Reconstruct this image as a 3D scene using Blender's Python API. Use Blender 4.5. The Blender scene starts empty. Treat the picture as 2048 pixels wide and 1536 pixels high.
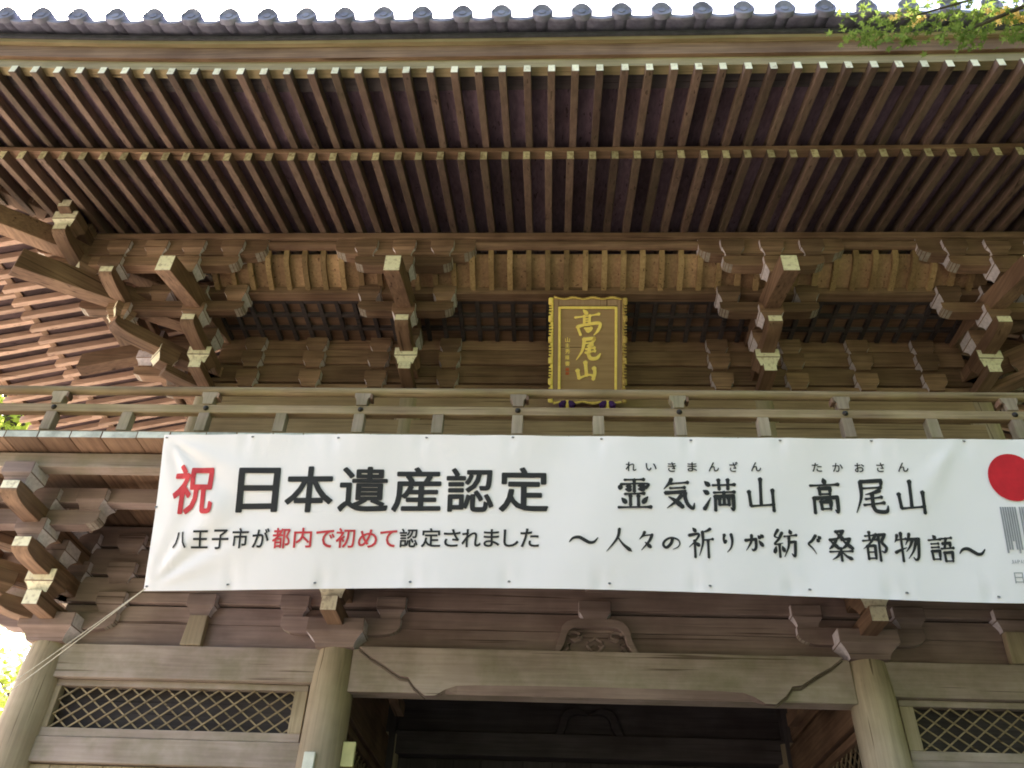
import bpy, bmesh, math, random
from mathutils import Vector, Matrix, Euler
random.seed(7)
R = math.radians
SC = bpy.context.scene
COL = SC.collection

# ------------------------------------------------------------------ camera
cam = bpy.data.cameras.new("camera")
cam.sensor_width = 36.0
cam.lens = 29.11
cam.clip_start = 0.05
cam.clip_end = 3000
camo = bpy.data.objects.new("camera", cam)
camo.matrix_world = Matrix(((0.99879298, -0.00678592, 0.04864709, -0.4494572),
                            (0.03423523, -0.61401901, -0.78854842, -7.69332279),
                            (0.03522126, 0.78926207, -0.61304556, 1.5),
                            (0, 0, 0, 1)))
COL.objects.link(camo)
SC.camera = camo

# ------------------------------------------------------------------ sky, sun, exposure
SUN_EL, SUN_AZ = R(54), R(-48)          # azimuth measured from +Y towards +X: behind the gate, to the left
W = bpy.data.worlds.new("World")
SC.world = W
W.use_nodes = True
nt = W.node_tree
sky = nt.nodes.new("ShaderNodeTexSky")
sky.sky_type = 'NISHITA'
sky.sun_disc = False
sky.sun_elevation = SUN_EL
sky.sun_rotation = SUN_AZ
sky.altitude = 400
sky.air_density = 0.9
sky.dust_density = 7.0
sky.ozone_density = 1.0
bg = nt.nodes["Background"]
bg.inputs["Strength"].default_value = 0.15
nt.links.new(sky.outputs[0], bg.inputs[0])
sl = bpy.data.lights.new("sun", 'SUN')
sl.energy = 4.0
sl.angle = R(0.5)
sl.color = (1.0, 0.95, 0.86)
so = bpy.data.objects.new("sun", sl)
sd = Vector((math.sin(SUN_AZ) * math.cos(SUN_EL), math.cos(SUN_AZ) * math.cos(SUN_EL), math.sin(SUN_EL)))
so.rotation_euler = sd.to_track_quat('Z', 'Y').to_euler()
so.location = (0, 0, 30)
COL.objects.link(so)
SC.view_settings.view_transform = 'Standard'
SC.view_settings.look = 'None'
SC.view_settings.exposure = 2.68
SC.view_settings.gamma = 1
SC.view_settings.use_curve_mapping = False
SC.cycles.filter_width = 1.85
SC.cycles.max_bounces = 8
SC.cycles.diffuse_bounces = 5

# ------------------------------------------------------------------ materials
def nodes(name):
    m = bpy.data.materials.new(name)
    m.use_nodes = True
    t = m.node_tree
    return m, t, t.nodes["Principled BSDF"]

def wood(name, ca, cb, axis, moss=0.0, mosscol=(0.13, 0.13, 0.05), rough=0.75, stain=0.5, vary=0.35, pale=None):
    """weathered timber, grain running along axis (0 x, 1 y, 2 z); every piece a little different"""
    m, t, b = nodes(name)
    n, L = t.nodes, t.links
    tc = n.new("ShaderNodeTexCoord")
    oi = n.new("ShaderNodeObjectInfo")
    off = n.new("ShaderNodeVectorMath"); off.operation = 'MULTIPLY_ADD'
    comb = n.new("ShaderNodeCombineXYZ")
    for i in range(3):
        L.new(oi.outputs["Random"], comb.inputs[i])
    L.new(comb.outputs[0], off.inputs[0]); off.inputs[1].default_value = (17, 31, 23)
    L.new(tc.outputs["Object"], off.inputs[2])
    mp = n.new("ShaderNodeMapping")
    s = [34.0, 34.0, 34.0]; s[axis] = 1.6
    mp.inputs["Scale"].default_value = s
    L.new(off.outputs[0], mp.inputs["Vector"])
    g = n.new("ShaderNodeTexNoise"); g.inputs["Scale"].default_value = 1.0; g.inputs["Detail"].default_value = 5; g.inputs["Distortion"].default_value = 0.4
    L.new(mp.outputs[0], g.inputs["Vector"])
    big = n.new("ShaderNodeTexNoise"); big.inputs["Scale"].default_value = 1.7; big.inputs["Detail"].default_value = 4
    L.new(off.outputs[0], big.inputs["Vector"])
    r1 = n.new("ShaderNodeValToRGB")
    r1.color_ramp.elements[0].position = 0.3; r1.color_ramp.elements[0].color = (*cb, 1)
    r1.color_ramp.elements[1].position = 0.72; r1.color_ramp.elements[1].color = (*ca, 1)
    L.new(g.outputs["Fac"], r1.inputs[0])
    # stains
    mx = n.new("ShaderNodeMix"); mx.data_type = 'RGBA'; mx.blend_type = 'MULTIPLY'
    r2 = n.new("ShaderNodeValToRGB")
    r2.color_ramp.elements[0].position = 0.35; r2.color_ramp.elements[0].color = (1 - stain * .7, 1 - stain * .78, 1 - stain * .8, 1)
    r2.color_ramp.elements[1].position = 0.62; r2.color_ramp.elements[1].color = (1, 1, 1, 1)
    L.new(big.outputs["Fac"], r2.inputs[0])
    mx.inputs["Factor"].default_value = 1
    L.new(r1.outputs[0], mx.inputs["A"]); L.new(r2.outputs[0], mx.inputs["B"])
    col = mx.outputs["Result"]
    # drying cracks along the grain
    mp2 = n.new("ShaderNodeMapping"); s2 = [30.0, 30.0, 30.0]; s2[axis] = 0.55
    mp2.inputs["Scale"].default_value = s2; mp2.inputs["Location"].default_value = (3, 7, 11)
    L.new(off.outputs[0], mp2.inputs["Vector"])
    ck = n.new("ShaderNodeTexNoise"); ck.inputs["Scale"].default_value = 1.0; ck.inputs["Detail"].default_value = 2; ck.inputs["Distortion"].default_value = 0.2
    L.new(mp2.outputs[0], ck.inputs["Vector"])
    r5 = n.new("ShaderNodeValToRGB"); r5.color_ramp.elements[0].position = 0.655; r5.color_ramp.elements[0].color = (1, 1, 1, 1)
    r5.color_ramp.elements[1].position = 0.70; r5.color_ramp.elements[1].color = (.42, .38, .36, 1)
    L.new(ck.outputs["Fac"], r5.inputs[0])
    m5 = n.new("ShaderNodeMix"); m5.data_type = 'RGBA'; m5.blend_type = 'MULTIPLY'; m5.inputs["Factor"].default_value = 1
    L.new(col, m5.inputs["A"]); L.new(r5.outputs[0], m5.inputs["B"]); col = m5.outputs["Result"]
    # per piece value
    hv = n.new("ShaderNodeHueSaturation")
    mr = n.new("ShaderNodeMapRange"); mr.inputs["To Min"].default_value = 1 - vary; mr.inputs["To Max"].default_value = 1 + vary
    L.new(oi.outputs["Random"], mr.inputs["Value"])
    L.new(mr.outputs[0], hv.inputs["Value"])
    L.new(col, hv.inputs["Color"])
    col = hv.outputs[0]
    if moss > 0:
        n2 = n.new("ShaderNodeTexNoise"); n2.inputs["Scale"].default_value = 2.3; n2.inputs["Detail"].default_value = 6; n2.inputs["Roughness"].default_value = .65
        ad = n.new("ShaderNodeVectorMath"); ad.operation = 'ADD'; ad.inputs[1].default_value = (5, 9, 2)
        L.new(off.outputs[0], ad.inputs[0]); L.new(ad.outputs[0], n2.inputs["Vector"])
        r3 = n.new("ShaderNodeValToRGB")
        r3.color_ramp.elements[0].position = 0.42; r3.color_ramp.elements[0].color = (0, 0, 0, 1)
        r3.color_ramp.elements[1].position = 0.66; r3.color_ramp.elements[1].color = (moss, moss, moss, 1)
        L.new(n2.outputs["Fac"], r3.inputs[0])
        m2 = n.new("ShaderNodeMix"); m2.data_type = 'RGBA'
        L.new(r3.outputs[0], m2.inputs["Factor"]); L.new(col, m2.inputs["A"]); m2.inputs["B"].default_value = (*mosscol, 1)
        col = m2.outputs["Result"]
    L.new(col, b.inputs["Base Color"])
    b.inputs["Roughness"].default_value = rough
    b.inputs["Specular IOR Level"].default_value = 0.25
    bp = n.new("ShaderNodeBump"); bp.inputs["Strength"].default_value = 0.35; bp.inputs["Distance"].default_value = 0.004
    L.new(g.outputs["Fac"], bp.inputs["Height"]); L.new(bp.outputs[0], b.inputs["Normal"])
    return m

def speckle(name, ca, cb, scale=14, rough=0.8, bump=0.3, metallic=0.0, lo=.35, hi=.65, vary=0.12, dist=.003):
    m, t, b = nodes(name)
    n, L = t.nodes, t.links
    tc = n.new("ShaderNodeTexCoord"); oi = n.new("ShaderNodeObjectInfo")
    add = n.new("ShaderNodeVectorMath"); add.operation = 'MULTIPLY_ADD'
    cb_ = n.new("ShaderNodeCombineXYZ")
    for i in range(3):
        L.new(oi.outputs["Random"], cb_.inputs[i])
    L.new(cb_.outputs[0], add.inputs[0]); add.inputs[1].default_value = (13, 29, 7); L.new(tc.outputs["Object"], add.inputs[2])
    g = n.new("ShaderNodeTexNoise"); g.inputs["Scale"].default_value = scale; g.inputs["Detail"].default_value = 6; g.inputs["Roughness"].default_value = .6
    L.new(add.outputs[0], g.inputs["Vector"])
    r = n.new("ShaderNodeValToRGB")
    r.color_ramp.elements[0].position = lo; r.color_ramp.elements[0].color = (*cb, 1)
    r.color_ramp.elements[1].position = hi; r.color_ramp.elements[1].color = (*ca, 1)
    L.new(g.outputs["Fac"], r.inputs[0])
    hv = n.new("ShaderNodeHueSaturation"); mr = n.new("ShaderNodeMapRange")
    mr.inputs["To Min"].default_value = 1 - vary; mr.inputs["To Max"].default_value = 1 + vary
    L.new(oi.outputs["Random"], mr.inputs["Value"]); L.new(mr.outputs[0], hv.inputs["Value"]); L.new(r.outputs[0], hv.inputs["Color"])
    L.new(hv.outputs[0], b.inputs["Base Color"])
    b.inputs["Roughness"].default_value = rough; b.inputs["Metallic"].default_value = metallic
    b.inputs["Specular IOR Level"].default_value = 0.3
    bp = n.new("ShaderNodeBump"); bp.inputs["Strength"].default_value = bump; bp.inputs["Distance"].default_value = dist
    L.new(g.outputs["Fac"], bp.inputs["Height"]); L.new(bp.outputs[0], b.inputs["Normal"])
    return m

BR_A, BR_B = (0.315, 0.195, 0.125), (0.175, 0.105, 0.07)        # brown cedar
wood_x = wood("brown_timber_x", BR_A, BR_B, 0)
wood_y = wood("brown_timber_y", BR_A, BR_B, 1)
wood_z = wood("brown_timber_z", BR_A, BR_B, 2)
LO_A, LO_B = (0.32, 0.235, 0.21), (0.235, 0.17, 0.152)
low_x = wood("lower_brown_timber_x", LO_A, LO_B, 0, vary=.12)
tan_x = wood("tan_timber_x", (0.38, 0.265, 0.17), (0.26, 0.18, 0.115), 0, vary=.08, stain=.3)
tan_z = wood("tan_timber_z", (0.35, 0.24, 0.155), (0.24, 0.16, 0.105), 2, vary=.2, stain=.3)
GR_A, GR_B = (0.45, 0.36, 0.315), (0.34, 0.265, 0.23)           # weathered greyer timber
grey_x = wood("weathered_timber_x", GR_A, GR_B, 0, moss=.45, vary=.06, stain=.35)
grey_y = wood("weathered_timber_y", GR_A, GR_B, 1, moss=.45, vary=.06, stain=.35)
grey_z = wood("weathered_timber_z", (0.47, 0.375, 0.265), (0.34, 0.265, 0.185), 2, moss=.2, vary=.04, stain=.3)
rail_x = wood("mossy_rail_timber_x", (0.40, 0.295, 0.175), (0.25, 0.175, 0.10), 0, moss=.3, vary=.05, mosscol=(.19, .18, .05))
rail_z = wood("mossy_post_timber_z", (0.41, 0.325, 0.235), (0.28, 0.215, 0.15), 2, moss=.35, vary=.15, mosscol=(.17, .18, .06))
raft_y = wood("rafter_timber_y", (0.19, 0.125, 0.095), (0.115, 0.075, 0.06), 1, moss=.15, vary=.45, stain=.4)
raft_x_lit = wood("bounce_lit_rafter_timber_x", (0.52, 0.35, 0.27), (0.37, 0.245, 0.185), 0, moss=.0, vary=.2, stain=.3)  # paler rafter timber: glow of ground bounce put into the colour
soff_y = wood("soffit_board_y", (0.21, 0.145, 0.185), (0.125, 0.085, 0.115), 1, vary=.45)  # violet lens haze put into the board colour
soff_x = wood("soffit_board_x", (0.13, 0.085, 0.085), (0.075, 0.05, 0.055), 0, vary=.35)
dark_x = wood("shade_timber_x", (0.095, 0.078, 0.08), (0.06, 0.05, 0.052), 0, vary=.2)  # shade of the interior and the ceiling bars put into the colour
dark_z = wood("shade_timber_z", (0.10, 0.084, 0.085), (0.065, 0.053, 0.055), 2, vary=.2)  # interior shade put into the colour of the upright timber
groove_m = wood("groove_shadow_timber", (0.21, 0.16, 0.13), (0.14, 0.105, 0.085), 0, vary=.05)
cream = speckle("cream_painted_end_grain", (0.84, 0.77, 0.58), (0.54, 0.45, 0.32), scale=22, lo=.32, hi=.5, vary=.18)
cream_worn = speckle('worn_cream_end_grain', (0.66, 0.58, 0.38), (0.36, 0.27, 0.16), scale=24, lo=.36, hi=.56, vary=.28)
grain_grey = speckle("grey_painted_end_grain", (0.72, 0.65, 0.68), (0.52, 0.46, 0.49), scale=26, lo=.3, hi=.6, vary=.12)
tan_end = speckle("bare_end_grain", (0.40, 0.30, 0.19), (0.24, 0.17, 0.10), scale=30, vary=.2)
arm_end = speckle('worn_arm_end', (0.40, 0.35, 0.30), (0.27, 0.22, 0.18), scale=20, vary=.1)
edge_white = speckle("pale_painted_board_ends", (0.62, 0.62, 0.54), (0.36, 0.36, 0.31), scale=7, lo=.35, hi=.6, vary=.1)
tile_m = speckle("grey_roof_tile", (0.25, 0.245, 0.32), (0.14, 0.135, 0.19), scale=9, rough=.6, vary=.15)
tile_bed_m = speckle('shade_dark_tile_bed', (0.085, 0.08, 0.10), (0.05, 0.048, 0.06), scale=9, rough=.8)  # shade under the eave tiles put into the colour
white_cloth, _t, _b = nodes("white_vinyl_cloth")
_b.inputs["Base Color"].default_value = (0.88, 0.835, 0.86, 1); _b.inputs["Roughness"].default_value = .45
_nz = _t.nodes.new("ShaderNodeTexNoise"); _nz.inputs["Scale"].default_value = 2.2; _nz.inputs["Detail"].default_value = 3
_bp = _t.nodes.new("ShaderNodeBump"); _bp.inputs["Strength"].default_value = .25; _bp.inputs["Distance"].default_value = .03
_tc = _t.nodes.new("ShaderNodeTexCoord"); _t.links.new(_tc.outputs["Object"], _nz.inputs["Vector"])
_t.links.new(_nz.outputs["Fac"], _bp.inputs["Height"]); _t.links.new(_bp.outputs[0], _b.inputs["Normal"])
_b.inputs["Transmission Weight"].default_value = 0.0
def flat(name, c, rough=.6, metallic=0.0):
    return speckle(name, c, tuple(v * .82 for v in c), scale=9, rough=rough, bump=.08, metallic=metallic, vary=0.02)
ink = flat("black_print", (0.025, 0.026, 0.03))
red = flat("red_print", (0.62, 0.055, 0.07))
logo_red = flat("flag_red_print", (0.60, 0.015, 0.03))
logo_grey = flat("grey_print", (0.36, 0.36, 0.38))
iron = flat("dark_iron", (0.05, 0.045, 0.04), .5, .6)
gold = speckle("gold_leaf", (1.0, 0.80, 0.22), (0.92, 0.68, 0.17), scale=22, rough=.38, bump=.3, metallic=.12, vary=.05)
gold_dull = speckle("dull_gold_leaf", (0.62, 0.45, 0.14), (0.32, 0.20, 0.07), scale=30, rough=.45, bump=.4, metallic=.3, vary=.05)  # duller gold for the right, top and bottom rims
plaque_m = wood("carved_plaque_board", (0.44, 0.29, 0.165), (0.36, 0.23, 0.13), 0, vary=.02, stain=.15)
plaque_f = wood("plaque_frame_board", (0.42, 0.28, 0.185), (0.32, 0.21, 0.135), 2, vary=.02, stain=.15)
seal_red = flat("vermilion_seal", (0.55, 0.13, 0.05))
purple = speckle("purple_silk_cord", (0.07, 0.02, 0.16), (0.03, 0.01, 0.08), scale=60, rough=.6)
rope_m = speckle("pale_nylon_cord", (0.62, 0.55, 0.45), (0.45, 0.40, 0.32), scale=60)
bark = speckle("grey_brown_bark", (0.12, 0.09, 0.06), (0.05, 0.04, 0.03), scale=9, bump=.8, dist=.02)
plate_w = flat("white_painted_wood", (0.78, 0.76, 0.66))
plate_y = flat("yellowed_wood_plate", (0.52, 0.48, 0.22))
def leafmat(name, c, tr):
    m, t, b = nodes(name)
    n, L = t.nodes, t.links
    out = n["Material Output"]
    tl = n.new("ShaderNodeBsdfTranslucent"); df = n.new("ShaderNodeBsdfDiffuse"); ms = n.new("ShaderNodeMixShader")
    geo = n.new("ShaderNodeTexCoord"); nz = n.new("ShaderNodeTexNoise"); nz.inputs["Scale"].default_value = 3.0; nz.inputs["Detail"].default_value = 3
    L.new(geo.outputs["Object"], nz.inputs["Vector"])
    r = n.new("ShaderNodeValToRGB")
    r.color_ramp.elements[0].position = .35; r.color_ramp.elements[0].color = (c[0] * .55, c[1] * .6, c[2] * .6, 1)
    r.color_ramp.elements[1].position = .65; r.color_ramp.elements[1].color = (c[0] * 1.2, c[1] * 1.15, c[2], 1)
    L.new(nz.outputs["Fac"], r.inputs[0])
    L.new(r.outputs[0], df.inputs[0]); tl.inputs[0].default_value = (*tr, 1)
    ms.inputs[0].default_value = .45
    L.new(df.outputs[0], ms.inputs[1]); L.new(tl.outputs[0], ms.inputs[2]); L.new(ms.outputs[0], out.inputs[0])
    n.remove(b)
    return m
maple_m = leafmat("green_maple_leaf", (0.085, 0.125, 0.035), (0.22, 0.30, 0.06))
tree_m = leafmat("sunlit_forest_leaf", (0.16, 0.24, 0.05), (0.75, 0.80, 0.16))
bounce_gravel_m = speckle('pale_bounce_gravel', (0.50, 0.45, 0.38), (0.38, 0.34, 0.28), scale=6, bump=.6, dist=.01)  # pale so that the added court throws sunlight upwards
light_block_m = speckle('dark_light_block', (0.05, 0.075, 0.025), (0.02, 0.03, 0.012), scale=1.2, bump=1.0, dist=.6)  # dark so that the added hill and bed return little light
pale_leaf_m = leafmat('blown_out_pale_leaf', (0.42, 0.46, 0.28), (0.95, 0.97, 0.72))  # overexposed brightness put into the leaf colour
yellow_leaf_m = leafmat('yellow_sunlit_leaf', (0.42, 0.34, 0.10), (0.90, 0.66, 0.22))  # hot sunlight on some maple leaves put into the colour
stone_m = speckle("shade_dark_paving", (0.16, 0.15, 0.13), (0.10, 0.092, 0.08), scale=3.0, bump=.4)  # darkened as if in forecourt shade, so little light bounces up
soil_m = speckle("shade_dark_soil", (0.075, 0.062, 0.045), (0.045, 0.038, 0.028), scale=1.3, bump=.6, dist=.02)  # shade of the forecourt put into the soil colour to limit bounce

# ------------------------------------------------------------------ mesh helpers
class MB:
    """collects shapes and links them as ONE mesh object"""
    def __init__(s): s.v = []; s.f = []; s.m = []
    def add(s, vs, fs, ms):
        o = len(s.v); s.v += [tuple(v) for v in vs]
        s.f += [tuple(i + o for i in f) for f in fs]
        s.m += ms if isinstance(ms, list) else [ms] * len(fs)
        return s
    def hexa(s, p, m=0, caps=None):
        """p: 8 points, 0-3 first end (ccw), 4-7 second end; caps = material of the two ends"""
        c0, c1 = (caps if isinstance(caps, tuple) else (caps, caps)) if caps is not None else (m, m)
        return s.add(p, [(3, 2, 1, 0), (4, 5, 6, 7), (0, 1, 5, 4), (1, 2, 6, 5), (2, 3, 7, 6), (3, 0, 4, 7)], [c0, c1, m, m, m, m])
    def box(s, x0, x1, y0, y1, z0, z1, m=0, xc=None, yc=None):
        """faces: -x,+x use xc; -y,+y use yc when given"""
        p = [(x0, y0, z0), (x1, y0, z0), (x1, y1, z0), (x0, y1, z0), (x0, y0, z1), (x1, y0, z1), (x1, y1, z1), (x0, y1, z1)]
        xc = m if xc is None else xc; yc = m if yc is None else yc
        return s.add(p, [(3, 2, 1, 0), (4, 5, 6, 7), (0, 1, 5, 4), (2, 3, 7, 6), (1, 2, 6, 5), (3, 0, 4, 7)], [m, m, yc, yc, xc, xc])
    def prism(s, prof, a, b, axis, m=0, cap=None, rim=None):
        """prof: 2D polygon in the plane across axis (axis 0: (y,z), 1: (x,z), 2: (x,y)), from a to b"""
        n = len(prof)
        def P(q, t):
            return (t, q[0], q[1]) if axis == 0 else ((q[0], t, q[1]) if axis == 1 else (q[0], q[1], t))
        vs = [P(q, a) for q in prof] + [P(q, b) for q in prof]
        fs = [tuple(range(n))[::-1], tuple(range(n, 2 * n))] + [(i, (i + 1) % n, n + (i + 1) % n, n + i) for i in range(n)]
        cap = m if cap is None else cap
        ms = [cap, cap] + [(rim[i] if rim else m) for i in range(n)]
        return s.add(vs, fs, ms)
    def tube(s, pts, r, n=8, m=0, cap=True):
        pts = [Vector(p) for p in pts]; rr = r if isinstance(r, (list, tuple)) else [r] * len(pts)
        vs = []; up = Vector((0.013, 0.02, 1))
        for i, p in enumerate(pts):
            d = (pts[min(i + 1, len(pts) - 1)] - pts[max(i - 1, 0)]).normalized()
            u = d.cross(up)
            if u.length < 1e-3: u = d.cross(Vector((1, 0, 0)))
            u.normalize(); w = u.cross(d)
            for k in range(n):
                a = 2 * math.pi * k / n
                vs.append(p + (u * math.cos(a) + w * math.sin(a)) * rr[i])
        fs = []
        for i in range(len(pts) - 1):
            for k in range(n):
                fs.append((i * n + k, i * n + (k + 1) % n, (i + 1) * n + (k + 1) % n, (i + 1) * n + k))
        if cap:
            fs.append(tuple(range(n))[::-1]); fs.append(tuple(range((len(pts) - 1) * n, len(pts) * n)))
        return s.add(vs, fs, m)
    def mesh(s, name, mats, bevel=0.0, smooth=False):
        me = bpy.data.meshes.new(name)
        me.from_pydata(s.v, [], s.f)
        for m in (mats if isinstance(mats, (list, tuple)) else [mats]): me.materials.append(m)
        me.polygons.foreach_set("material_index", s.m)
        bm = bmesh.new(); bm.from_mesh(me)
        bmesh.ops.recalc_face_normals(bm, faces=bm.faces)
        if bevel: bmesh.ops.bevel(bm, geom=list(bm.edges), offset=bevel, segments=1, affect='EDGES', clamp_overlap=True)
        bm.to_mesh(me); bm.free()
        if smooth:
            me.polygons.foreach_set("use_smooth", [True] * len(me.polygons))
            try: me.set_sharp_from_angle(angle=R(40))
            except Exception: pass
        return me
    def build(s, name, mats, parent=None, bevel=0.0, smooth=False):
        return link(name, s.mesh(name, mats, bevel, smooth), parent)

def link(name, me, parent=None, loc=(0, 0, 0), rot=(0, 0, 0), scale=(1, 1, 1)):
    o = bpy.data.objects.new(name, me); COL.objects.link(o)
    o.parent = parent; o.location = loc; o.rotation_euler = rot; o.scale = scale
    return o
def empty(name, parent=None, loc=(0, 0, 0)):
    o = bpy.data.objects.new(name, None); o.empty_display_size = .2; COL.objects.link(o)
    o.parent = parent; o.location = loc
    return o
def thing(o, label, cat, group=None):
    o["label"] = label; o["category"] = cat
    if group: o["group"] = group
    return o
def struct(o, label=None):
    o["kind"] = "structure"
    return o
def copy_part(o, parent, loc=None):
    c = o.copy(); COL.objects.link(c); c.parent = parent
    if loc: c.location = loc
    for ch in [k for k in KIDS.get(o.name, [])]:
        d = ch.copy(); COL.objects.link(d); d.parent = c
    return c
KIDS = {}

# ------------------------------------------------------------------ ground
g = MB(); g.add([(-400, -400, 0), (400, -400, 0), (400, 400, 0), (-400, 400, 0)], [(0, 1, 2, 3)], 0)
struct(g.build("ground", soil_m))
sky_block_hill = MB(); nx_, ny_ = 76, 80; vs = []  # unseen hill added to block sky light from the right and front
for i in range(nx_ + 1):
    for j in range(ny_ + 1):
        x = -70 + 190 * i / nx_; y = -110 + 190 * j / ny_
        if abs(x - 9.2) < 1.3: x = 9.3
        d = max(x - 9.2, -y - 17 + min(0, x + 3) * 1.3)
        hgt = -.6 if d < 0 else 46 * (1 - math.exp(-d / 26)) * (1 + .12 * math.sin(y * .07 + x * .05)) + 1.5 * math.sin(y * .31) * math.cos(x * .23) * min(1, d / 6) - .3
        vs.append((x, y, hgt))
fs = [(i * (ny_ + 1) + j, (i + 1) * (ny_ + 1) + j, (i + 1) * (ny_ + 1) + j + 1, i * (ny_ + 1) + j + 1) for i in range(nx_) for j in range(ny_)]
sky_block_hill.add(vs, fs, 0); g = MB(); g.box(-42, -7.41, -7.5, 30, 0.0, 0.03, 0)
struct(g.build('added_bounce_court', bounce_gravel_m))  # unseen pale surface added to bounce sun onto the left eave
g = MB(); g.box(3.6, 9.6, -40, -2.5, 0.0, 0.12, 0)  # unseen dark bed added to cut ground bounce on the right
struct(g.build("added_dark_bed", light_block_m, bevel=.02))
struct(sky_block_hill.build("sky_block_hill", light_block_m, smooth=True))
g = MB(); g.box(-2.6, 2.6, -60, -3.2, 0.004, 0.02, 0)
struct(g.build("path", stone_m))
g = MB(); g.box(-7.4, 7.4, -2.2, 7.0, 0.0, 0.32, 0)
struct(g.build("stone_terrace", stone_m, bevel=.01))

gate = empty("temple_gate", None, (0, 0, 0))
thing(gate, "two storey brown timber temple gate with tiled roof, bracketed eaves and railed balcony", "temple gate")
XU, XL = -0.065, -0.015           # centre lines of the upper and the lower storey
WY = 0.40                         # upper wall plane
S1, S2, PY = -0.05, -0.50, -0.95  # bracket steps in front of the upper wall
CX, CC = 2.13, 4.655              # upper inner / corner columns from XU
LX, LC = 2.445, 5.225             # lower inner / corner columns from XL
def ups(d):                       # upward sweep of the eave, d = distance along the eave from its corner
    return .08 * (max(0.0, 6.0 - d) / 2.8) ** 2
def ufront(x, t=1.0): return ups(8.54 - abs(x)) * t
def uside(y, t=1.0): return ups(min(y + 3.42, 8.0 - y)) * t

# ---- blocks and arms (shared meshes)
def masu_mesh(name, w=.27, d=.26, h=.125, neck=.095, ears=None, xmat=1, ymat=0, wood_=None):
    """bearing block: square head on a hollow-curved neck; z = 0 at its base"""
    mb = MB(); lv = []
    for i in range(5):
        t = i / 4.0
        lv.append((neck * t, .66 + .34 * t ** 2.0))
    lv.append((neck, 1.0)); lv = lv[:5] + [(neck + h, 1.0)]
    vs = []
    for z, k in lv:
        a, b = w / 2 * k, d / 2 * k
        vs += [(-a, -b, z), (a, -b, z), (a, b, z), (-a, b, z)]
    fs = [(3, 2, 1, 0)]; ms = [0]
    for i in range(len(lv) - 1):
        o = i * 4
        for k in range(4):
            fs.append((o + k, o + (k + 1) % 4, o + 4 + (k + 1) % 4, o + 4 + k))
            ms.append(ymat if k in (0, 2) else xmat)
    o = (len(lv) - 1) * 4
    fs.append((o, o + 1, o + 2, o + 3)); ms.append(0)
    mb.add(vs, fs, ms)
    me = mb.mesh(name, [wood_ or wood_x, grain_grey, cream])
    bm = bmesh.new(); bm.from_mesh(me)
    ed = [e for e in bm.edges if all(v.co.z > neck - 1e-4 for v in e.verts)]
    bmesh.ops.bevel(bm, geom=ed, offset=.006, segments=1, affect='EDGES')
    bm.to_mesh(me); bm.free()
    return me
MASU = masu_mesh("bearing_block")                                   # end grain to left and right
MASUF = masu_mesh("bearing_block_front", w=.285, d=.25, xmat=0, ymat=2, wood_=wood_y)    # end grain to the front
MASUG = masu_mesh("bearing_block_grey", w=.29, d=.25, xmat=0, ymat=1, wood_=grey_x)
DAITO = masu_mesh("great_bearing_block", w=.54, d=.54, h=.13, neck=.12, wood_=low_x)
MASUL = masu_mesh("bearing_block_lower", w=.285, d=.26, h=.115, neck=.09, wood_=low_x)
H_M = .22

def arm_profile(a0, a1, z0, z1, c0=True, c1=True, cl=.20, ch=.085):
    """side outline of a bracket arm: flat top, ends swept up from below"""
    pts = [(a0, z1)]
    if c0:
        pts.append((a0, z1 - ch))
        for i in range(1, 6):
            t = i / 6.0
            pts.append((a0 + cl * (1 - math.cos(t * math.pi / 2)) , z1 - ch - (z1 - ch - z0) * math.sin(t * math.pi / 2)))
        pts.append((a0 + cl, z0))
    else: pts.append((a0, z0))
    if c1:
        pts.append((a1 - cl, z0))
        for i in range(5, 0, -1):
            t = i / 6.0
            pts.append((a1 - cl * (1 - math.cos(t * math.pi / 2)), z1 - ch - (z1 - ch - z0) * math.sin(t * math.pi / 2)))
        pts.append((a1, z1 - ch))
    else: pts.append((a1, z0))
    pts.append((a1, z1))
    return pts
def arm_mats(prof, a0, a1, c0, c1, endm, undm=None, n0=3, cl=.2, e0=False):
    """rim material: ends painted"""
    r = []
    n = len(prof)
    for i in range(n):
        p, q = prof[i], prof[(i + 1) % n]
        lo_, hi_ = min(p[0], q[0]), max(p[0], q[0])
        mid = (p[0] + q[0]) / 2
        top = abs(p[1] - q[1]) < 1e-6 and i == n - 1
        e = 0
        if not top:
            if ((c0 or e0) and mid < a0 + .001) or (c1 and mid > a1 - .001): e = endm
            elif undm is not None and ((c0 and hi_ < a0 + cl * .62) or (c1 and lo_ > a1 - cl * .62)): e = undm
        r.append(e)
    return r
def x_arm(a0, a1, y, z0, z1, w=.14, c0=True, c1=True, ch=.075, cl=.2, mats=None, endm=1, undm=3):
    p = arm_profile(a0, a1, z0, z1, c0, c1, cl, ch)
    return MB().prism(p, y - w / 2, y + w / 2, 1, 0, 0, arm_mats(p, a0, a1, c0, c1, endm, undm, cl=cl))
def y_arm(a0, a1, x, z0, z1, w=.16, c0=True, c1=False, ch=.09, cl=.26, endm=2, e0=True):
    p = arm_profile(a0, a1, z0, z1, c0, c1, cl, ch)
    return MB().prism(p, x - w / 2, x + w / 2, 0, 0, 0, arm_mats(p, a0, a1, c0, c1, endm, None, cl=cl, e0=e0))
XM = [wood_x, grain_grey, tan_end, arm_end]
YM = [wood_y, grain_grey, cream]

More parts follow.
